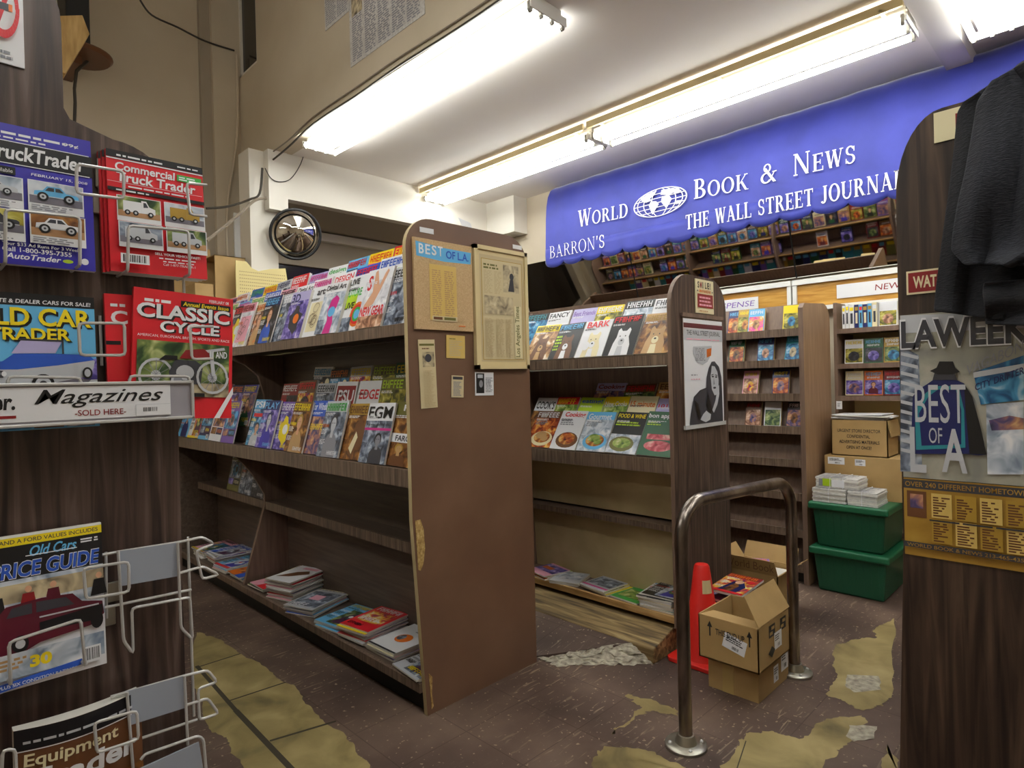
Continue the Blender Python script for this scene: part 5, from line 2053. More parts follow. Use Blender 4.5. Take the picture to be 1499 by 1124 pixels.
r = random.Random(31)
qp([(1318, 462), (1499, 455), (1499, 480), (1318, 488)], 'silver')
qp([(1318, 505), (1345, 520), (1348, 590), (1350, 690), (1318, 690)], 'pic steel')
for yy in range(515, 660, 14):
    qp([(1319, yy), (1344, yy + 6), (1344, yy + 11), (1319, yy + 5)], 'silver')
qp([(1425, 545), (1499, 520), (1499, 585), (1436, 592)], 'pic sea')
qp([(1425, 545), (1499, 532), (1499, 540), (1426, 553)], 'silver')
qp([(1444, 592), (1499, 588), (1499, 694), (1446, 694)], 'pic snow')
qp([(1448, 615), (1478, 608), (1499, 612), (1499, 628), (1452, 630)], 'pic dusk')
x0 = q(1321, 490)
s.text('LAWEEKLY', .0, q(1330, 512)[1], .94, q(1330, 467)[1], 'white', 0, .05)
s.text('LAWEEKLY', .008, q(1330, 510)[1], .935, q(1330, 470)[1], 'charcoal', 0, .03)
a0, a1 = q(1416, 550), q(1499, 508)
s.text('VAGABOND', a0[0], a0[1], a0[0] + (a1[0] - a0[0]) * 1.15, a0[1] + .06, 'grey', .1, 0, a1[1] - a0[1])
a0, a1 = q(1428, 572), q(1499, 545)
s.text('CITY DRIFTERS', a0[0], a0[1], a1[0] + .02, a0[1] + .04, 'navy', 0, .01, a1[1] - a0[1])
qp([(1335, 632), (1337, 580), (1345, 570), (1358, 562), (1368, 555), (1398, 555), (1412, 561), (1424, 580), (1436, 625), (1445, 665), (1434, 666), (1414, 664), (1336, 664)], 'navy')
qp([(1412, 561), (1424, 580), (1436, 625), (1445, 665), (1420, 664), (1414, 600)], 'black')
qp([(1340, 600), (1356, 575), (1370, 565), (1404, 565), (1412, 600), (1414, 655), (1342, 658)], 'teal')
qp([(1346, 605), (1360, 580), (1374, 570), (1400, 570), (1408, 600), (1408, 650), (1350, 652)], 'navy')
qp([(1366, 556), (1369, 545), (1398, 545), (1402, 556)], 'charcoal')
qp([(1362, 543), (1374, 548), (1396, 548), (1406, 544), (1399, 538), (1396, 529), (1376, 529), (1372, 538)], 'black')
for tx, pa, pb in (('BEST', (1341, 618), (1414, 562)), ('OF', (1361, 648), (1380, 626))):
    a0, b0 = q(*pa), q(*pb)
    s.text(tx, a0[0], a0[1], b0[0], b0[1], 'silver', 0, .0)
a0, b0 = q(1334, 690), q(1356, 625)
s.text('L', a0[0], a0[1], b0[0], b0[1], 'silver', 0, .02)
a0, b0 = q(1380, 690), q(1416, 628)
s.text('A', a0[0], a0[1], b0[0], b0[1], 'silver', 0, .02)
tag(mb.build('poster'), 'weekly newspaper poster with a man in a black hat seen from behind', 'poster')

C_ = onx(1320, 809, RX)
mb = MB()
mb.box(RX - .004, A_.y - PW, C_.z, RX - .001, A_.y, B_.z - .002, 'poster yellow')
s = rsheet(mb, RX - .004, A_.y, A_.y - PW, C_.z, B_.z - .002)
s.rect(0, .87, 1, .985, 'charcoal')
s.text('OVER 240 DIFFERENT HOMETOWN NEWSPAPERS', .01, .895, .99, .96, 'poster yellow', 0, .01)
s.rect(.02, .50, .14, .84, 'brown')
s.rect(.04, .62, .12, .8, 'pic dusk')
for c in range(6):
    for k in range(2):
        x = .17 + c * .14
        s.rect(x, .52 - k * .32, x + .12, .83 - k * .33, 'gold' if (c + k) % 2 else 'straw')
        s.lines(x + .01, .54 - k * .32, x + .11, .80 - k * .33, 8, 'brown', r, .5)
s.lines(.16, .48, .95, .515, 1, 'charcoal', r, .05)
s.rect(0, .115, 1, .185, 'charcoal')
s.text('WORLD BOOK & NEWS 213-465-4352', .02, .125, .7, .17, 'poster yellow', 0, .01)
tag(mb.build('poster'), 'aged yellow poster listing hometown newspapers, under the weekly poster', 'poster')

# small signs higher up
a, b = onx(1328, 433, RX), onx(1400, 392, RX)
zlo, zhi = onx(1328, 432, RX).z, onx(1328, 398, RX).z
mb = MB()
mb.box(RX - .005, b.y, zlo, RX - .001, a.y, zhi, 'cream')
s = rsheet(mb, RX - .005, a.y, b.y, zlo, zhi)
s.rect(.04, .08, .96, .92, 'dark red')
s.text('WATCH', .14, .24, .9, .76, 'cream', 0, .03)
tag(mb.build('red_sign'), 'small red sign with cream letters beside the hanging jacket', 'sign')
a, b = onx(1368, 210, RX), onx(1425, 165, RX)
mb = MB()
zlo, zhi = onx(1370, 210, RX).z, onx(1370, 166, RX).z
mb.box(RX - .004, b.y, zlo, RX - .001, a.y, zhi, 'cream')
s = rsheet(mb, RX - .004, a.y, b.y, zlo, zhi)
s.rect(.56, .3, .62, .8, 'dark red')
s.rect(.56, .7, .8, .8, 'dark red')
s.rect(.7, .2, .76, .6, 'dark red')
tag(mb.build('cream_card'), 'cream card with red lettering at the top of the walnut jacket panel', 'sign')


# jacket
def drape(name, parent, left, right, X, m, seed, fold=.022, nu=30, thick=.005, lines=3.2, bottom=None):
    """cloth between two photo-measured edge curves; folds run down it"""
    r_ = random.Random(seed)

    def samp(c, f):
        f *= len(c) - 1
        i = min(int(f), len(c) - 2)
        g = f - i
        return (c[i][0] + (c[i + 1][0] - c[i][0]) * g, c[i][1] + (c[i + 1][1] - c[i][1]) * g)
    nv = 34
    pts = []
    ph = r_.random() * 6
    for j in range(nv + 1):
        f = j / nv
        l_, g_ = samp(left, f), samp(right, f)
        for i in range(nu + 1):
            u = i / nu
            x_, y_ = l_[0] + (g_[0] - l_[0]) * u, l_[1] + (g_[1] - l_[1]) * u
            d = fold * (.3 + .7 * f) * (math.sin(u * lines * 6.28 + ph + f * 2.2) + .5 * math.sin(u * lines * 13 + ph * 2 - f * 3)) + .012 * math.sin(f * 9 + u * 4)
            p = onx(x_, y_, X + d - .03 * math.sin(u * math.pi))
            pts.append(tuple(p))
    m_ = MB()
    W1 = nu + 1
    m_.raw(pts, [(j * W1 + i, j * W1 + i + 1, (j + 1) * W1 + i + 1, (j + 1) * W1 + i) for j in range(nv) for i in range(nu)], m)
    o = m_.build(name, parent, smooth=True)
    md_ = o.modifiers.new('cloth', 'SOLIDIFY')
    md_.thickness = thick
    sb_ = o.modifiers.new('soft', 'SUBSURF')
    sb_.levels = sb_.render_levels = 1
    return o


jk = thing('jacket', 'black ribbed jacket hanging over the walnut panel beside the red sign', 'jacket', (RX - .06, .15, 1.3))
drape('body', jk, [(1412, 148), (1402, 165), (1398, 210), (1392, 262), (1384, 320), (1376, 380), (1370, 425), (1367, 456)],
      [(1540, 60), (1720, 70), (1730, 160), (1730, 250), (1730, 330), (1730, 400), (1720, 460), (1700, 500)], RX - .055, 'cloth', 3, .014, 40, .005, 4.4)
drape('sleeve', jk, [(1455, 118), (1432, 150), (1424, 200), (1414, 255), (1403, 300), (1396, 340), (1393, 366), (1412, 388)],
      [(1560, 50), (1700, 60), (1700, 140), (1700, 220), (1700, 290), (1700, 340), (1690, 370), (1560, 392)], RX - .12, 'cloth2', 8, .020, 32, .007, 3.4)
drape('cuff', jk, [(1440, 412), (1438, 430), (1440, 452), (1441, 476)], [(1700, 395), (1700, 420), (1700, 450), (1700, 482)], RX - .10, 'cloth', 5, .010, 16)
m_ = MB()
m_.tube([(RX - .001, .12, 1.93), (RX - .045, .12, 1.93), (RX - .05, .12, 1.955)], .006, 'flange', 8)
m_.build('hook', t, smooth=True)

# ------------------------------------------------------------------ handrail
hr = thing('handrail', 'bent steel handrail bolted to the floor around the cartons', 'handrail', (2.02, 1.168, 0))
A0, A1 = Vector((2.022, 1.166, 0)), Vector((2.838, 1.090, 0))
ax = (A1 - A0).normalized()
HT, RB = .885, .13
path = [A0 + Vector((-.012, 0, .012))]
path += [A0 + Vector((-.012, 0, .3)), A0 + Vector((-.012, 0, HT - RB))]
for a in range(10, 91, 10):
    path.append(A0 + Vector((-.012, 0, HT - RB)) + ax * (RB * (1 - math.cos(math.radians(a)))) + Vector((0, 0, RB * math.sin(math.radians(a)))))
for a in range(0, 91, 10):
    path.append(A1 + Vector((.0, 0, HT - .012 - RB)) - ax * (RB * (1 - math.sin(math.radians(a)))) + Vector((0, 0, RB * math.cos(math.radians(a)))))
path += [A1 + Vector((0, 0, .3)), A1 + Vector((0, 0, .012))]
mb = MB()
mb.tube(path, .0245, 'steel', 18)
mb.build('tube', hr, smooth=True)
for P_ in (A0 + Vector((-.012, 0, 0)), A1):
    mb = MB()
    mb.lathe([(.075, .001), (.075, .010), (.070, .014), (.04, .016), (.036, .03), (.030, .045), (.0245, .046)], tuple(P_), 'flange', 28)
    f_ = mb.build('flange', hr, smooth=True)
    for k_ in range(4):
        an = math.radians(45 + 90 * k_)
        m2 = MB()
        m2.lathe([(.007, .012), (.007, .018), (.004, .021)], (P_.x + .058 * math.cos(an), P_.y + .058 * math.sin(an), 0), 'wire', 8)
        m2.build('bolt', f_, smooth=True)

# ------------------------------------------------------------------ cone
cn = thing('traffic_cone', 'red traffic cone with a white band patch behind the handrail', 'traffic cone', (2.69, 1.455, 0))
mb = MB()
c_ = .13
mb.prism([(2.69 - c_, 1.455 - c_ + .02), (2.69 - c_ + .02, 1.455 - c_), (2.69 + c_ - .02, 1.455 - c_), (2.69 + c_, 1.455 - c_ + .02), (2.69 + c_, 1.455 + c_ - .02), (2.69 + c_ - .02, 1.455 + c_), (2.69 - c_ + .02, 1.455 + c_), (2.69 - c_, 1.455 + c_ - .02)],
         'z', .002, .022, 'cone')
mb.build('base', cn, bevel=.004)
mb = MB()
mb.lathe([(.100, .022), (.092, .04), (.036, .445), (.030, .455), (.018, .457)], (2.69, 1.455, 0), 'cone', 28)
mb.build('body', cn, smooth=True)
mb = MB()
ang0 = math.degrees(math.atan2(-1.455, -2.69))
pts = []
for k_ in range(7):
    an = math.radians(ang0 + 28 + k_ * 9 - 27)
    for z_, r_ in ((.33, .0535), (.39, .0455)):
        pts.append((2.69 + r_ * math.cos(an), 1.455 + r_ * math.sin(an), z_))
mb.raw(pts, [(2 * i, 2 * i + 2, 2 * i + 3, 2 * i + 1) for i in range(6)], 'frame cream')
mb.build('reflective_band', cn)

# ------------------------------------------------------------------ cartons at the handrail
def label_on(parent, O, U, V, N, w, h, draw=None, name='paper_label'):
    m_ = MB()
    s_ = Sheet(m_, O, U, V, N, w, h)
    s_.rect(0, 0, 1, 1, 'white')
    r_ = random.Random(int(w * 9999))
    if draw:
        draw(s_)
    else:
        s_.lines(.1, .5, .9, .9, 3, 'charcoal', r_)
        s_.barcode(.4, .08, .75, .35)
    return m_.build(name, parent)


low = carton('cardboard_box', 'lower cardboard box on the floor beside the red cone, taped shut', 2.47, 1.095, .001, 2.78, 1.315, .152, None, 'cardboard boxes by the handrail')
mb = MB()
mb.box(2.468, 1.20, .001, 2.4695, 1.25, .152, 'tape')
mb.build('tape', low)
label_on(low, (2.62, 1.0945, .03), (1, 0, 0), (0, 0, 1), (0, -1, 0), .05, .07)
label_on(low, (2.70, 1.0945, .05), (1, 0, 0), (0, 0, 1), (0, -1, 0), .075, .09)

up = thing('cardboard_box', 'open cardboard box with raised flap and printed arrows, on the lower box', 'box', (2.56, 1.19, .153), 'cardboard boxes by the handrail')
x0, x1, y0, y1, z0, z1 = 2.405, 2.715, 1.062, 1.322, .153, .335
mb = MB()
w = .005
mb.box(x0, y0, z0, x1, y1, z0 + w, 'card')
mb.box(x0, y0, z0, x0 + w, y1, z1, 'card')
mb.box(x1 - w, y0, z0, x1, y1, z1, 'card')
mb.box(x0, y0, z0, x1, y0 + w, z1, 'card')
mb.box(x0, y1 - w, z0, x1, y1, z1, 'card')
mb.build('carton', up)


def flap(parent, a, b, d, name='flap'):
    """flap hinged on edge a-b, reaching by vector d"""
    m_ = MB()
    a, b, d = Vector(a), Vector(b), Vector(d)
    n_ = (b - a).cross(d).normalized() * .004
    P = [a, b, b + d - (b - a) * .02, a + d + (b - a) * .02]
    m_.raw([tuple(p) for p in P] + [tuple(p + n_) for p in P], [(0, 1, 2, 3), (7, 6, 5, 4), (0, 4, 5, 1), (1, 5, 6, 2), (2, 6, 7, 3), (3, 7, 4, 0)], 'card')
    return m_.build(name, parent)


flap(up, (x0, y0, z1), (x0, y1, z1), (.125, 0, -.02))
flap(up, (x0, y0, z1 + .004), (x1, y0, z1 + .004), (.03, .075, .10))
flap(up, (x1, y0, z1), (x1, y1, z1), (.012, 0, -.10))
mb = MB()
s = Sheet(mb, (x0, y1, z0), (0, -1, 0), (0, 0, 1), (-1, 0, 0), y1 - y0, z1 - z0)
for cx in (.2, .86):
    s.rect(cx - .012, .55, cx + .012, .78, 'print black')
    s.poly([(cx - .045, .76), (cx + .045, .76), (cx, .90)], 'print black')
s.text('THIS END UP', .30, .62, .78, .76, 'print black', 0, .01)
mb.build('print', up)
label_on(up, (x0 - .0008, y1 - .105, z0 + .075), (0, -.97, -.24), (0, -.24, .97), (-1, 0, 0), .098, .062)
mb = MB()
s = Sheet(mb, (x0, y0, z0), (1, 0, 0), (0, 0, 1), (0, -1, 0), x1 - x0, z1 - z0)
for cx in (.42, .78):
    s.rect(cx - .1, .62, cx + .1, .9, 'print black')
    s.rect(cx - .075, .67, cx + .02, .74, 'card')
    s.rect(cx - .02, .78, cx + .075, .85, 'card')
s.poly([(.28, .3), (.4, .42), (.5, .3), (.4, .16)], 'print black')
mb.build('print', up)
label_on(up, (x0 + .15, y0 - .0008, z0 + .05), (1, 0, 0), (0, 0, 1), (0, -1, 0), .075, .07)

mid = carton('cardboard_box', 'open box heaped with loose magazines behind the arrow-printed box', 2.835, 1.24, .001, 3.10, 1.51, .225, 'top', 'cardboard boxes by the handrail')
wb = carton('cardboard_box', 'open cardboard box with handwriting on its raised front flap', 3.40, 1.385, .001, 3.68, 1.705, .235, 'top', 'cardboard boxes by the handrail')
f_ = flap(wb, (3.40, 1.385, .235), (3.40, 1.705, .235), (-.03, 0, .085))
flap(wb, (3.68, 1.385, .235), (3.68, 1.705, .235), (.04, 0, .09))
flap(wb, (3.40, 1.385, .235), (3.68, 1.385, .235), (0, -.06, .05))
flap(wb, (3.40, 1.705, .235), (3.68, 1.705, .235), (0, .05, .08))
mb = MB()
dv = Vector((-.03, 0, .085)).normalized()
s = Sheet(mb, Vector((3.40, 1.705, .235)) + dv * .004, (0, -1, 0), dv, (-dv.z, 0, dv.x), .32, .084, .0003, .0006)
s.text('World Book', .08, .2, .95, .8, 'brown', .15, -.01)
mb.build('handwriting', wb)

# ------------------------------------------------------------------ green bins, newspaper bundles, cartons behind
for i, zb in enumerate((.001, .279)):
    t = thing('storage_bin', ['lower green plastic storage bin standing on the floor', 'upper green plastic storage bin under the newspaper bundles'][i], 'storage bin', (4.27, 1.22, zb), 'green storage bins')
    X0, X1, Y0, Y1, Hh = 4.015, 4.50, 1.005, 1.425, .252
    mb = MB()
    g = .03
    bot = [(X0 + g, Y0 + g), (X1 - g, Y0 + g), (X1 - g, Y1 - g), (X0 + g, Y1 - g)]
    tp = [(X0 + .008, Y0 + .008), (X1 - .008, Y0 + .008), (X1 - .008, Y1 - .008), (X0 + .008, Y1 - .008)]
    mb.raw([(a, b, zb) for a, b in bot] + [(a, b, zb + Hh) for a, b in tp], [(3, 2, 1, 0), (4, 5, 6, 7), (0, 1, 5, 4), (1, 2, 6, 5), (2, 3, 7, 6), (3, 0, 4, 7)], 'bin')
    mb.build('tub', t, bevel=.012)
    mb = MB()
    for k_ in range(9):
        yy = Y0 + .05 + k_ * .04
        mb.raw([(X0 + g - .002, yy, zb + .02), (X0 + g - .002, yy + .018, zb + .02), (X0 + .007, yy + .018, zb + Hh - .02), (X0 + .007, yy, zb + Hh - .02),
                (X0 + g + .004, yy, zb + .02), (X0 + .014, yy, zb + Hh - .02)], [(0, 1, 2, 3), (0, 3, 5, 4)], 'bin')
    mb.build('ribs', t)
    mb = MB()
    mb.box(X0 - .012, Y0 - .012, zb + Hh - .022, X1 + .012, Y1 + .012, zb + Hh + .022, 'bin lid')
    mb.build('lid', t, bevel=.012, seg=3)
ZB = .279 + .252 + .023


def bundle(label, x0, x1, y0, y1, z, n, th, strap):
    t = thing('newspaper_bundle', label, 'newspaper bundle', ((x0 + x1) / 2, (y0 + y1) / 2, z), 'newspaper bundles on the green bins')
    r_ = random.Random(int(x0 * 1000 + y0 * 100 + z * 77))
    mb = MB()
    for k_ in range(n):
        e = r_.uniform(-.004, .004)
        mb.box(x0 + e, y0 + e, z + .0005 + k_ * th, x1 + e, y1 + e, z + (k_ + 1) * th - .0012, 'paper' if k_ % 2 else 'news')
    zt_ = z + n * th
    s_ = Sheet(mb, (x0, y1, zt_ - .001), (0, -1, 0), (1, 0, 0), (0, 0, 1), y1 - y0, x1 - x0)
    s_.lines(.05, .05, .9, .6, 7, 'grey', r_)
    s_.word(.1, .72, .85, .9, 'charcoal', r_)
    mb.build('papers', t)
    mb = MB()
    for f in strap:
        yy = y1 + (y0 - y1) * f
        mb.tube([(x0 - .006, yy, z + .002), (x0 - .006, yy, zt_ + .003), (x1 + .006, yy, zt_ + .003), (x1 + .006, yy, z + .002)], .0015, 'white', 6)
    mb.build('strap', t)
    return zt_


zt1 = bundle('newspaper bundle at the end of the bin lid beside the bookcase panel', 4.03, 4.24, 1.225, 1.415, ZB, 7, .012, (.5,))
zt2 = bundle('newspaper bundle in the middle of the bin lid, under the leaning one', 4.03, 4.24, 1.055, 1.215, ZB, 7, .012, (.5,))
bundle('newspaper bundle with yellow-green front page on top of the others', 4.05, 4.235, 1.16, 1.40, max(zt1, zt2) + .002, 5, .013, (.35, .65))
mb = MB()
zz = max(zt1, zt2) + .012
s = Sheet(mb, (4.047, 1.385, zz), (0, -1, 0), (0, 0, 1), (-1, 0, 0), .22, .05)
s.rect(.1, .05, .34, .95, 'lime')
s.rect(.02, .05, .12, .9, 'grey')
s.rect(.36, .0, .68, .9, 'white')
tag(mb.build('page_front'), 'folded page front tucked against the topmost newspaper bundle', 'newspaper')
lowc = carton('cardboard_box', 'wide cardboard box on the bins behind the newspaper bundles', 4.275, .985, ZB, 4.545, 1.42, .815, None, 'cardboard boxes on the green bins')
label_on(lowc, (4.2745, 1.40, .76), (0, -1, 0), (0, 0, 1), (-1, 0, 0), .1, .045)
label_on(lowc, (4.2745, 1.24, .76), (0, -1, 0), (0, 0, 1), (-1, 0, 0), .06, .04)
urg = carton('cardboard_box', 'cardboard box with urgent printed lettering, overfull with papers', 4.30, 1.06, .817, 4.535, 1.385, 1.045, 'top', 'cardboard boxes on the green bins')
mb = MB()
s = Sheet(mb, (4.30, 1.385, .817), (0, -1, 0), (0, 0, 1), (-1, 0, 0), .325, .228)
for k_, (tx, a, b) in enumerate((('URGENT STORE DIRECTOR', .12, .88), ('CONFIDENTIAL', .29, .70), ('ADVERTISING MATERIALS', .15, .86), ('OPEN AT ONCE!', .28, .72))):
    s.text(tx, a, .66 - k_ * .155, b, .75 - k_ * .155, 'print black', 0, .01)
mb.build('print', urg)
flap(urg, (4.30, 1.06, 1.045), (4.535, 1.06, 1.045), (0, -.02, -.10))
mb = MB()
r = random.Random(5)
for k_ in range(5):
    a = r.uniform(-.2, .2)
    cx, cy, zz = 4.41 + r.uniform(-.02, .02), 1.22 + r.uniform(-.03, .03), 1.0465 + k_ * .007
    mb.T = Matrix.Translation((cx, cy, zz)) @ Matrix.Rotation(a, 4, 'Z') @ Matrix.Rotation(r.uniform(-.03, .03), 4, 'X')
    mb.box(-.10, -.15, 0, .10, .15, .005, r.choice(['white', 'paper', 'news']))
mb.build('papers', urg)
# ------------------------------------------------------------------ magazines on the long rack
def C(bg, head, title=None, pic=None, extra=None, what=None, box=(.06, .82, .94, .96), shear=0.0, strip=None, busy=True):
    def draw(s):
        r = random.Random(hash_(bg + head + (title or '') + (pic or '')))
        if pic:
            s.rect(0, 0, 1, .8, pic)
        if strip:
            s.rect(0, strip[0], 1, strip[1], strip[2])
        if extra:
            extra(s, r)
        busy_ = busy and not what
        if title:
            s.text(title, *box, head, shear, .02)
        else:
            s.word(*box, head, r)
        tone = 'black' if bg in ('white', 'cream', 'silver', 'sky blue', 'yellow') and not pic else 'white'
        s.lines(.06, .74, .6, .79, 2, tone, r)
        if busy_:
            s.word(.04, .52, .36, .58, r.choice(['yellow', 'red', 'orange', 'sky blue', head]), r)
            s.lines(.04, .40, .32, .5, 4, tone, r)
            s.lines(.04, .22, .3, .32, 4, tone, r)
            s.word(.5, .04, .95, .11, r.choice(['yellow', 'white', head]), r)
    return (bg, head, draw, what) if what else (bg, head, draw)


def hash_(s):
    h = 7
    for ch in s:
        h = (h * 131 + ord(ch)) % 1000003
    return h


def e_newgear(s, r):
    s.poly([(.3, .95), (.38, .98), (.5, .8), (.58, .7), (.7, .9), (.78, .97), (.84, .93), (.66, .62), (.5, .4), (.2, .3), (.12, .38), (.36, .6)], 'skin')
    s.rect(0, .0, 1, .2, 'pic flesh')
    s.text('NEW GEAR', .04, .2, .97, .36, 'red', 0, .03)


def e_figure(c, skin='skin', hair='brown', w=.3):
    return lambda s, r: s.bust(.52, 0, .76, c, skin, hair, w)


def e_blob(c, c2, cx=.5, cy=.4, rx=.32, ry=.26):
    def f(s, r):
        s.poly([(cx + rx * (1 + .25 * math.sin(i * 2.3)) * math.cos(i * .4488), cy + ry * (1 + .25 * math.cos(i * 1.7)) * math.sin(i * .4488)) for i in range(14)], c)
        s.ell(cx + .05, cy + .02, rx * .45, ry * .4, c2)
    return f


def e_magenta(s, r):
    s.poly([(.35, 0), (.45, .25), (.35, .45), (.42, .66), (.62, .74), (.78, .66), (.74, .5), (.62, .4), (.72, .2), (.7, 0)], 'magenta')
    s.ell(.55, .42, .16, .1, 'sky blue')
    s.rect(0, 0, .34, .28, 'pic steel')


def e_rgb(s, r):
    s.rect(0, .42, .55, .66, 'lime')
    s.text('FUTURE', .04, .62, .7, .76, 'green', 0, .02)
    s.text('LIVE', .05, .40, .5, .52, 'black', .1, .03)
    for k, c in enumerate(('orange', 'red', 'green', 'sky blue')):
        s.ell(.7, .28, .3 - k * .06, .22 - k * .045, c)
    s.rect(0, 0, .5, .25, 'pic steel')


def e_frame(c):
    def f(s, r):
        s.rect(.12, .1, .88, .7, c)
        for k in range(6):
            cx, cy = r.uniform(.25, .75), r.uniform(.2, .6)
            for p in ring(cx, cy, .14, .1, .012, .01, n=16):
                s.poly(p, 'brown')
            s.k -= 15 * s.step
    return f


UP = {1: C('silver', 'black', None, 'pic steel'), 2: C('white', 'red', 'S', 'pic white', e_newgear, 'white magazine with red lettering and a hand', (.1, .64, .26, .9)),
      3: C('white', 'black', 'LIVE', None, e_rgb, 'white magazine with green letters and rainbow arcs', (.08, .84, .5, .95)),
      4: C('white', 'black', 'Digital Art', 'pic snow', e_magenta, 'white magazine with magenta figure'), 5: C('white', 'charcoal', 'arts', None, e_frame('cream'), 'white magazine with brown ring drawing', (.3, .84, .8, .96)),
      6: C('lilac', 'navy', '3D', 'pic violet', e_blob('charcoal', 'orange'), 'lilac magazine with dark machine', (.06, .78, .5, .96)), 7: C('silver', 'white', None, 'pic steel'), 8: C('navy', 'sky blue', None, 'pic coal', e_figure('blue')),
      9: C('cream', 'orange', None, 'pic flesh', e_figure('tan', 'skin', 'brown')), 10: C('pink', 'dark red', None, 'pic white', e_frame('pink')), 11: C('black', 'red', 'DESIGN', 'pic coal', e_blob('yellow', 'white')),
      12: C('charcoal', 'yellow', None, 'pic moss')}
MIDR = {1: C('white', 'white', 'Play', 'pic rust', lambda s, r: (s.rect(0, .78, 1, 1, 'olive'), s.rect(0, .36, 1, .5, 'white'), s.text('FARCRY', .2, .38, .97, .47, 'charcoal', 0, .03), s.bust(.4, 0, .34, 'brown', 'tan', 'gold', .28)),
               'white-banded magazine with a shouting face', (.3, .82, .95, .95)),
        2: C('white', 'black', 'EGM', 'pic steel', lambda s, r: (s.rect(0, .7, 1, 1, 'white'), s.rect(0, .54, 1, .58, 'magenta'), s.text('Revenge of the', .05, .6, .97, .66, 'black'), s.bust(.6, 0, .5, 'charcoal', 'grey', 'black', .25)),
             'white magazine with blocky black title', (.06, .74, .95, .94)),
        3: C('gold', 'brown', None, 'pic rust', lambda s, r: (s.poly([(.3, .1), (.45, .4), (.4, .62), (.6, .75), (.8, .6), (.9, .3), (.6, .2), (.5, .05)], 'brown'), s.poly([(.3, .2), (.5, .5), (.6, .4), (.45, .1)], 'cream')),
             'gold magazine with a dark winged creature'),
        4: C('silver', 'green', None, 'pic steel', e_figure('grey', 'silver', 'charcoal')), 5: C('blue', 'white', 'for Windows', 'pic dusk', lambda s, r: (s.rect(0, .7, 1, 1, 'blue'), s.word(.1, .45, .95, .56, 'yellow', r)), 'blue magazine with white title and yellow line'),
        6: C('brown', 'yellow', None, 'pic rust', e_figure('tan', 'skin', 'gold')), 7: C('violet', 'white', None, 'pic violet', e_blob('yellow', 'white')), 8: C('navy', 'sky blue', 'PLAY', 'pic violet', e_figure('indigo', 'silver', 'navy')),
        9: C('sky blue', 'white', 'PSM', 'pic sea', lambda s, r: (s.rect(.1, .62, .8, .7, 'red'), s.bust(.5, 0, .5, 'silver', 'skin', 'charcoal', .3))), 10: C('navy', 'red', None, 'pic coal', e_blob('red', 'white')), 11: C('white', 'black', None, 'pic steel'),
        12: C('plum', 'orange', None, 'pic violet', e_figure('violet', 'gold', 'navy')), 13: C('silver', 'black', None, 'pic snow')}
MID2 = {2: C('olive', 'lime', None, 'pic moss'), 3: C('white', 'red', 'EDGE', None, lambda s, r: (s.rect(0, .0, 1, .5, 'charcoal'),), 'white magazine with red block title', (.1, .66, .9, .84)), 4: C('white', 'white', 'PSU', None, lambda s, r: (s.rect(.05, .5, .95, .92, 'dark red'), s.rect(0, .42, 1, .5, 'lime')), 'white magazine with a dark red title block', (.15, .6, .9, .84)),
        5: C('silver', 'black', None, 'pic steel')}
rng = random.Random(77)
YN, YF = GY0 + .03, GY1 - .06
EP = 'from clippings panel'
stand_row('tech', '', 'upper shelf', 'front row', 'magazines on the upper shelf of the long rack', EP, 'y', 1.452, 1.593, YN, YF, -1, .30, rng, special=UP, lap=.045)
stand_row('tech', '', 'upper shelf', 'second row', 'magazines on the upper shelf of the long rack', EP, 'y', 1.538, 1.658, YN, YF, -1, .30, rng, special={8: C('blue', 'white', None, 'pic sea'), 6: C('white', 'black', 'Digital Arts', None), 4: C('white', 'red', 'DESIGN', None)})
stand_row('tech', '', 'upper shelf', 'back row', 'magazines on the upper shelf of the long rack', EP, 'y', 1.612, 1.733, YN, YF, -1, .30, rng, special={2: C('red', 'yellow', None, 'pic fire'), 3: C('yellow', 'red', None, 'pic candy'), 5: C('white', 'green', 'design', None), 7: C('red', 'white', None, None), 9: C('yellow', 'red', None, None)}, h=.268)
stand_row('game', '', 'middle shelf', 'front row', 'magazines on the middle shelf of the long rack', EP, 'y', 1.452, 1.001, YN, 3.87, -1, .28, rng, special=MIDR, thick=(.006, .013), lap=.045)
i0_ = 8
stand_row('game', '', 'middle shelf', 'front row', 'magazines on the middle shelf of the long rack', 'past the divider', 'y', 1.452, 1.001, 3.925, YF, -1, .28, rng)
stand_row('game', '', 'middle shelf', 'second row', 'magazines on the middle shelf of the long rack', EP, 'y', 1.552, 1.101, YN, 3.60, -1, .26, rng, special=MID2)
stand_row('game', '', 'middle shelf', 'second row', 'magazines on the middle shelf of the long rack', 'past the divider', 'y', 1.552, 1.101, 3.925, YF, -1, .26, rng)
stand_row('game', '', 'middle shelf', 'back row', 'magazines on the middle shelf of the long rack', EP, 'y', 1.645, 1.176, YN, 3.4, -1, .22, rng, special={1: C('black', 'dark green', None, 'pic forest'), 2: C('dark green', 'yellow', None, 'pic forest'), 3: C('olive', 'lime', None, 'pic moss')}, skip=.15)
stand_row('game', '', 'low ledge', 'only row', 'magazines left on the low ledge', 'past the divider', 'y', 1.645, .623, 3.95, 4.5, -1, .22, rng, special={1: C('black', 'silver', None, 'pic coal'), 2: C('charcoal', 'black', None, 'pic steel')})

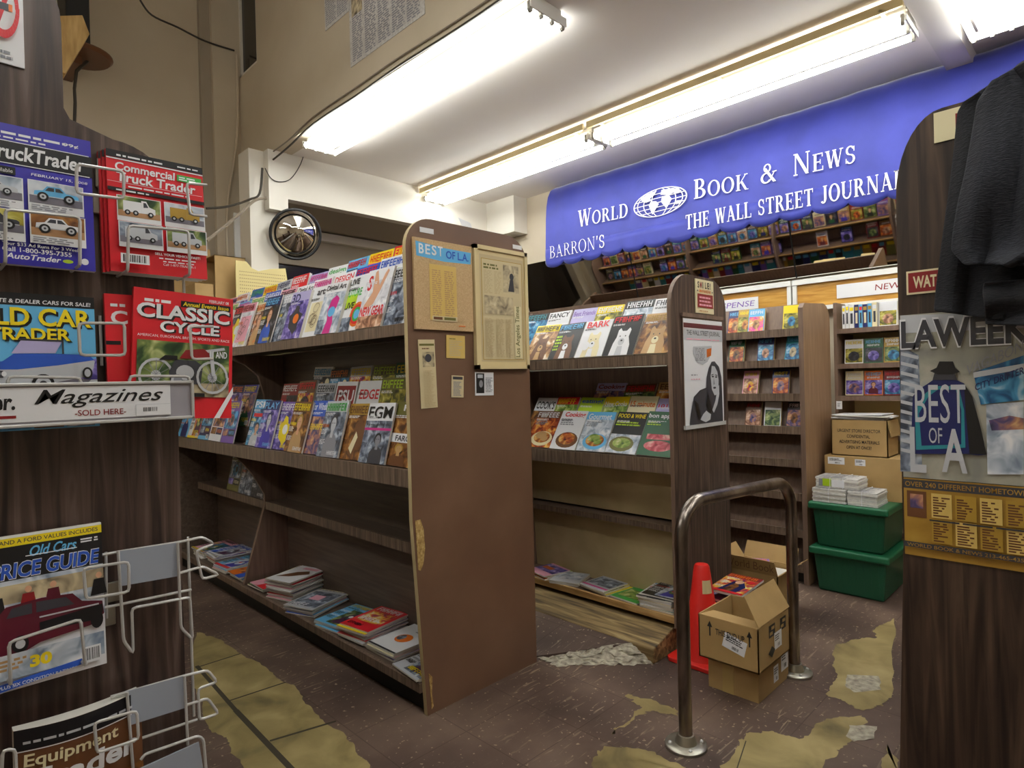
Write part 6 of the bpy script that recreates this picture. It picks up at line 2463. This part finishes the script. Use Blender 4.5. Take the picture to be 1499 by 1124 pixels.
# piles lying on the base shelf
RZ = -math.pi / 2
GP = 'magazines lying on the base shelf of the long rack'
rf = random.Random(12)
ZF = .1275
MAC = ('white', 'orange-pictured white magazine', lambda s: (s.ell(.5, .48, .22, .16, 'orange'), s.ell(.42, .48, .1, .1, 'pic steel'), s.text('Mac', .66, .84, .97, .95, 'black', 0, .02), s.lines(.45, .76, .95, .81, 1, 'grey', random.Random(2)), s.rect(.0, .0, 1, .04, 'charcoal')))
RED = ('red', 'red magazine', lambda s: (s.rect(.1, .3, .9, .75, 'pic mixed'), s.word(.1, .8, .95, .95, 'white', random.Random(3)), s.word(.1, .35, .7, .5, 'white', random.Random(4)), s.word(.1, .1, .6, .2, 'black', random.Random(9))))
flat_stack('tech', 'short pile at the foot of clippings panel', GP, 1.475, 2.17, ZF, 2, RZ - .1, rf)
flat_stack('tech', 'white-topped pile second from clippings panel', GP, 1.50, 2.40, ZF, 4, RZ + .05, rf, top=MAC)
flat_stack('tech', 'red-topped pile third from clippings panel', GP, 1.50, 2.63, ZF, 8, RZ + .12, rf, top=RED)
flat_stack('game', 'colourful pile fourth from clippings panel', GP, 1.49, 2.86, ZF, 3, RZ + .15, rf)
flat_stack('tech', 'low grey pile before the tallest pile', GP, 1.49, 3.15, ZF, 6, RZ + .35, rf, t=.0065, top=('silver', 'pink-boxed grey magazine', lambda s: (s.rect(.05, .1, .95, .9, 'pic steel'), s.rect(.3, .45, .65, .7, 'pink'), s.word(.1, .1, .6, .25, 'white', random.Random(2)))))
flat_stack('tech', 'tallest pile on the base shelf', GP, 1.52, 3.47, ZF, 13, RZ + .3, rf, t=.0078, top=('white', 'brown-pictured white magazine', lambda s: (s.poly([(.1, .2), (.5, .3), (.9, .6), (.7, .75), (.4, .6)], 'brown'), s.rect(.3, .8, .9, .92, 'pink'))))
flat_stack('game', 'pink-topped pile just before the divider', GP, 1.50, 3.74, ZF, 3, RZ, rf, top=('pink', 'pink magazine with red corner', lambda s: (s.rect(.5, 0, 1, .4, 'red'), s.word(.1, .7, .9, .9, 'white', random.Random(2)))))
flat_stack('game', 'orange-topped pile just beyond the divider', GP, 1.49, 4.06, ZF, 4, RZ, rf, top=('orange', 'orange magazine with blue corner', lambda s: (s.rect(.1, .2, .9, .7, 'pic fire'), s.rect(.6, 0, 1, .3, 'blue'))))
flat_stack('tech', 'second pile beyond the divider', GP, 1.49, 4.30, ZF, 4, RZ + .1, rf)
flat_stack('tech', 'third pile beyond the divider', GP, 1.52, 4.55, ZF, 7, RZ, rf)
flat_stack('tech', 'last pile beyond the divider', GP, 1.52, 4.82, ZF, 6, RZ, rf)

# ------------------------------------------------------------------ magazines on the walnut rack
EQ = 'from poster panel'


def e_dog(c, c2, bgp=None):
    def f(s, r):
        if bgp:
            s.rect(0, 0, 1, .8, bgp)
        s.poly([(.2, 0), (.24, .3), (.3, .45), (.3, .62), (.36, .68), (.44, .6), (.58, .6), (.66, .68), (.72, .62), (.7, .45), (.8, .25), (.82, 0)], c)
        s.ell(.5, .42, .19, .17, c)
        s.ell(.5, .33, .1, .09, c2)
        s.ell(.5, .36, .035, .022, 'black')
        s.ell(.41, .47, .02, .016, 'black')
        s.ell(.59, .47, .02, .016, 'black')
        s.poly([(.4, 0), (.42, .22), (.58, .22), (.62, 0)], c2)
    return f


def e_plate(c, food, food2):
    def f(s, r):
        s.ell(.55, .24, .42, .2, c)
        s.ell(.55, .27, .32, .15, food)
        s.ell(.5, .33, .22, .1, food2)
        s.ell(.66, .24, .14, .07, food2)
        s.lines(.08, .62, .62, .76, 3, 'grey', r)
    return f


PETU = {1: C('tan', 'gold', None, 'pic rust', e_dog('tan', 'cream'), 'tan magazine with a pale puppy'), 2: C('black', 'red', None, None, e_dog('white', 'silver'), 'black magazine with a white dog'),
        3: C('white', 'red', 'BARK', None, lambda s, r: (e_dog('cream', 'white')(s, r), s.ell(.3, .3, .12, .12, 'white')), 'white magazine with red title and terriers', (.1, .8, .92, .97)),
        4: C('black', 'sky blue', None, None, lambda s, r: (s.lines(.03, .25, .3, .7, 5, 'lime', r), e_dog('brown', 'white')(s, r)), 'black magazine with a collie'),
        5: C('yellow', 'black', None, 'pic fur', e_dog('brown', 'tan'), 'yellow magazine with a brown horse')}
PETU2 = {1: C('white', 'charcoal', None, None, None, 'white magazine with black headlines'), 2: C('black', 'white', None, 'pic snow', e_dog('silver', 'white'), 'black magazine with white cat'), 3: C('yellow', 'white', None, 'pic moss', e_blob('yellow', 'red'), 'yellow magazine with fruit'),
         4: C('lilac', 'violet', 'Best Friends', None, None, 'lilac magazine with violet title', (.05, .8, .95, .93)), 5: C('white', 'black', 'FANCY', None, None, 'white magazine with black title'), 6: C('black', 'teal', None, 'pic sea', None, 'teal-striped magazine'), 7: C('white', 'black', None)}
MY0, MY1 = PY0 + .03, 2.70
stand_row('pet', '', 'upper shelf', 'front row', 'magazines on the upper shelf of the walnut rack', EQ, 'y', PX0 + .012, 1.462, MY0, MY1, -1, .56, rng, special=PETU, w=.195, h=.25)
stand_row('pet', '', 'upper shelf', 'second row', 'magazines on the upper shelf of the walnut rack', EQ, 'y', PX0 + .085, 1.542, MY0, MY1, -1, .52, rng, special=PETU2, w=.18, h=.25)
FOOD = {1: C('dark green', 'white', 'bon appetit', None, lambda s, r: (s.ell(.55, .22, .42, .12, 'pic meat'), s.rect(.15, .36, .95, .48, 'pic meat'), s.ell(.88, .66, .08, .07, 'lime'), s.lines(.05, .68, .5, .78, 2, 'lime', r)), 'dark green magazine with red meat sandwiches', (.04, .82, .97, .95)),
        2: C('black', 'yellow', 'FOOD & WINE', None, lambda s, r: (s.rect(0, 0, 1, .45, 'pic snow'), s.ell(.45, .22, .4, .18, 'olive'), s.ell(.45, .24, .3, .12, 'pic salad'), s.lines(.05, .66, .9, .78, 2, 'lime', r)), 'black magazine with a green bowl', (.05, .85, .95, .95)),
        3: C('sky blue', 'white', 'Gourmet', 'pic snow', e_plate('sky blue', 'pic food', 'pic salad'), 'pale blue magazine with sandwiches', (.08, .8, .9, .95)), 4: C('white', 'red', 'Cooking', None, e_plate('brown', 'pic food', 'pic fire'), 'white magazine with a brown casserole', (.15, .8, .95, .96)),
        5: C('brown', 'white', None, 'pic fire', e_plate('cream', 'pic food', 'tan'), 'brown magazine with a pie')}
FOOD2 = {1: C('lilac', 'red', '101 Tips', None, None, 'lilac magazine with red numbers', (.05, .74, .95, .86)), 2: C('cream', 'orange', '15 minute', None, None, 'cream magazine with orange title', (.06, .74, .95, .88)), 3: C('yellow', 'white', 'New Cooks', 'pic salad', None, 'yellow-green magazine with white title', (.06, .76, .95, .88)),
         4: C('lime', 'blue', 'eating!', None, None, 'lime magazine with blue title'), 5: C('red', 'yellow', None, 'pic salad', None, 'red-topped magazine with salad'), 6: C('white', 'black', "COOK'S", 'pic rust', lambda s, r: s.rect(.0, .62, 1, 1, 'white'), "white magazine with black title", (.06, .68, .95, .9)), 7: C('gold', 'red', None)}
FOOD3 = {1: C('tan', 'brown', None, 'pic food'), 2: C('brown', 'red', None, 'pic forest'), 3: C('lilac', 'dark red', 'Cooking', 'pic dusk', None, 'dim lilac magazine with red title')}
stand_row('food', '', 'middle shelf', 'front row', 'magazines on the middle shelf of the walnut rack', EQ, 'y', PX0 + .012, .946, MY0, MY1, -1, .56, rng, special=FOOD, w=.195, h=.25)
stand_row('food', '', 'middle shelf', 'second row', 'magazines on the middle shelf of the walnut rack', EQ, 'y', PX0 + .078, 1.022, MY0, MY1, -1, .54, rng, special=FOOD2, w=.17, h=.25)
stand_row('food', '', 'middle shelf', 'back row', 'magazines on the middle shelf of the walnut rack', EQ, 'y', PX0 + .142, 1.093, MY0, 2.2, -1, .50, rng, special=FOOD3, h=.25)
GQ = 'magazines lying on the base shelf of the walnut rack'
ZQ = .1735
flat_stack('pet', 'grey pile beside poster panel', GQ, 2.672, 1.70, ZQ, 7, RZ + .1, rf, t=.009, w=.19, h=.25)
flat_stack('food', 'thin green pile second from poster panel', GQ, 2.676, 1.90, ZQ, 1, RZ - .1, rf, w=.19, h=.2, top=('green', 'green magazine', lambda s: (s.rect(.1, .2, .9, .8, 'pic salad'),)))
flat_stack('pet', 'broad grey pile third from poster panel', GQ, 2.68, 2.11, ZQ, 3, RZ - .15, rf, w=.19, h=.2, top=('silver', 'magenta-striped grey magazine', lambda s: (s.rect(.05, .3, .95, .9, 'pic steel'), s.rect(0, .12, 1, .2, 'magenta'))))
flat_stack('pet', 'pale pile fourth from poster panel', GQ, 2.68, 2.31, ZQ, 2, RZ + .3, rf, w=.18, h=.19, top=('silver', 'plain grey magazine', lambda s: s.rect(.08, .3, .92, .9, 'pic snow')))
flat_stack('food', 'colourful pile beside the brown rack', GQ, 2.68, 2.53, ZQ, 3, RZ - .2, rf, w=.18, h=.19, top=('pink', 'pink and purple magazine', lambda s: (s.rect(0, .3, 1, .9, 'pic violet'), s.rect(.1, .5, .6, .7, 'orange'))))

# loose magazines heaped in the open box
r = random.Random(9)
for k, (bx, by, tz) in enumerate(((2.86, 1.46, 0), (2.86, 1.29, 0), (2.87, 1.43, 1), (2.87, 1.31, 1), (2.86, 1.37, 2), (2.88, 1.38, 3))):
    bg = ['maroon', 'charcoal', 'pink', 'white', 'maroon', 'dark red'][k]
    d = random_cover(random.Random(k + 40), 'game')[2]
    periodical('magazine', '%s magazine loose in the open box, %s of the heap' % (bg, ['lowest on one side', 'lowest on the other side', 'second layer beside the walnut rack', 'second layer beside the handrail', 'just under the top', 'topmost'][k]), 'magazine', 'loose magazines in the open box',
               (bx - .12, by, .21 + tz * .03 + .012 + .008 * (k % 2)), (-math.pi / 2 + .06, 0, RZ + r.uniform(-.2, .2)), .17, .25, .011, bg, d)
periodical('magazine', 'violet magazine sticking out of the box with the handwriting', 'magazine', None, (3.47, 1.52, .222), (-math.pi / 2 + .1, 0, RZ + .5), .15, .2, .01, 'violet', random_cover(random.Random(3), 'game')[2])
mb = MB()
mb.box(2.842, 1.247, .008, 2.968, 1.503, .205, 'paper')
tag(mb.build('paper_stack'), 'packed paper filling the open box under the loose magazines', 'paper', None)
mb = MB()
mb.box(3.42, 1.40, .008, 3.66, 1.69, .205, 'paper')
tag(mb.build('paper_stack'), 'packed paper filling the box with the handwriting', 'paper', None)

# ------------------------------------------------------------------ paperbacks
def book(label, group, x, y, z, face, tilt, w, h, t, bg, draw, roll=0.0, yaw=0.0, edge='paper yellow'):
    rz = -math.pi / 2 if face < 0 else math.pi / 2
    return periodical('paperback', label, 'book', group, (x, y, z + t * math.sin(tilt) + .0015), (-tilt, roll, rz + yaw), w, h, t, bg, draw, edge)


rb = random.Random(5)
# narrow bookcase: books at measured places, one list per shelf from the top
AB = [(1.643, [(1077, 'navy', 'pic fire', .03), (1092, 'gold', 'pic moss', .035), (1108, 'sky blue', 'pic candy', .02), (1172, 'yellow', 'pic moss', .025)]),
      (1.444, [(1078, 'dark green', 'pic fire', .02), (1121, 'navy', 'pic sea', .025), (1165, 'teal', 'pic sea', .02)]),
      (1.223, [(1097, 'pink', 'pic flesh', .02), (1142, 'navy', 'pic fire', .025)]),
      (1.009, [(1100, 'brown', 'pic flesh', .02), (1129, 'white', 'pic forest', .025), (1172, 'charcoal', 'pic dusk', .03)])]
for si, (z, items) in enumerate(AB):
    for k, (px_, bg, pic, th) in enumerate(items):
        y = max(AYa + .03 + .062, onx(px_, 560, AX0 + .05).y)

        def draw(s, pic=pic, k=k, si=si):
            r_ = random.Random(si * 10 + k)
            s.rect(.05, .05, .95, .68, pic)
            s.word(.1, .78, .9, .92, r_.choice(['white', 'yellow', 'red', 'sky blue']), r_)
            s.ell(.5, .35, .22, .2, r_.choice(list(PICS)))
        book('%s paperback, %s from the poster panel, %s shelf of the narrow bookcase' % (bg, ORD[k + 1], ['top', 'second', 'third', 'fourth'][si]), 'paperbacks in the narrow bookcase', AX0 + .045, y, z - .016, -1, .28, .106, .170, th, bg, draw, 0, rb.uniform(-.15, .15))
# the lit bookcase: face-out covers and rows of spines
LBN = ['top', 'second', 'third']
for si, z in enumerate(BS[:3]):
    y = BYa - .045
    k = 0
    plan = [['s'] * 8 + ['f', 'f', 's', 's', 'f', 's', 's', 'f', 's', 's', 's', 'f'], ['f', 'f', 'f', 's', 's', 's', 'f', 's', 's', 's', 'f', 's', 's', 'f', 's'], ['f', 'f', 'f', 'f', 's', 'f', 's', 'f', 's', 's', 'f', 's']][si]
    for kind in plan:
        k += 1
        bg, head, dr = random_cover(rb, 'novel')
        if si == 0:
            bg = rb.choice(['white', 'white', 'silver', 'sky blue', 'cream', 'navy'] if kind == 's' else ['white', 'cream', 'white'])
        if si == 1 and rb.random() < .5:
            bg = rb.choice(['cream', 'white', 'gold'])
        if si == 2 and kind == 'f':
            bg = rb.choice(['red', 'cream', 'dark red', 'orange'])
        if kind == 'f':
            w_ = rb.uniform(.105, .125) * (1.0 if si else .9)
            book('%s book, cover outward, %s from the bookcase panel, %s shelf of the white-backed bookcase' % (bg, ORD[k], LBN[si]), 'books in the white-backed bookcase', BX0 + .07, y - w_ / 2, z + .001, -1, .10, w_, .165, .02, bg, dr, 0, 0, 'paper')
            y -= w_ + .006
        else:
            t_ = rb.uniform(.018, .030)

            def spine(s, c=head, c2=bg):
                s.rect(.1, .75, .9, .9, c)
                s.rect(.25, .2, .75, .65, 'charcoal' if c2 in ('white', 'silver', 'cream', 'sky blue') else 'cream')
            book('%s book, spine outward, %s from the bookcase panel, %s shelf of the white-backed bookcase' % (bg, ORD[k], LBN[si]), 'books in the white-backed bookcase', BX0 + .04, y - t_ / 2, z + .001, -1, .0, t_, rb.uniform(.155, .175), .11, bg, spine, 0, 0, 'paper')
            y -= t_ + .003
# paperbacks on the wall side of the walnut rack, seen in the tilted mirrors
for si, (z, xo, nm) in enumerate(((1.62, 3.06, 'top'), (1.42, 3.11, 'second'), (1.20, 3.10, 'third'))):
    y = PY0 + .05
    k = 0
    while y < PY1 - .16:
        k += 1
        bg, head, dr = random_cover(rb, 'novel')
        if si < 2:
            if not (si == 1 and rb.random() < .25):
                book('%s paperback, %s from the poster panel, %s shelf, wall side of walnut rack' % (bg, ORD[k], nm), 'paperbacks on the wall side of the walnut rack', xo, y + .055, z + .001, 1, .25, .106, .172, rb.uniform(.02, .04), bg, dr)
            y += .118
        else:
            if k > 38:
                break
            t_ = rb.uniform(.06, .10)
            book('%s thick paperback, %s from the poster panel, %s shelf, wall side of walnut rack' % (bg, ORD[k], nm), 'paperbacks on the wall side of the walnut rack', xo, y + t_ / 2, z + .001, 1, .12, t_, .172, .1, bg, lambda s, c=head: s.rect(.15, .6, .85, .85, c))
            y += t_ + .004
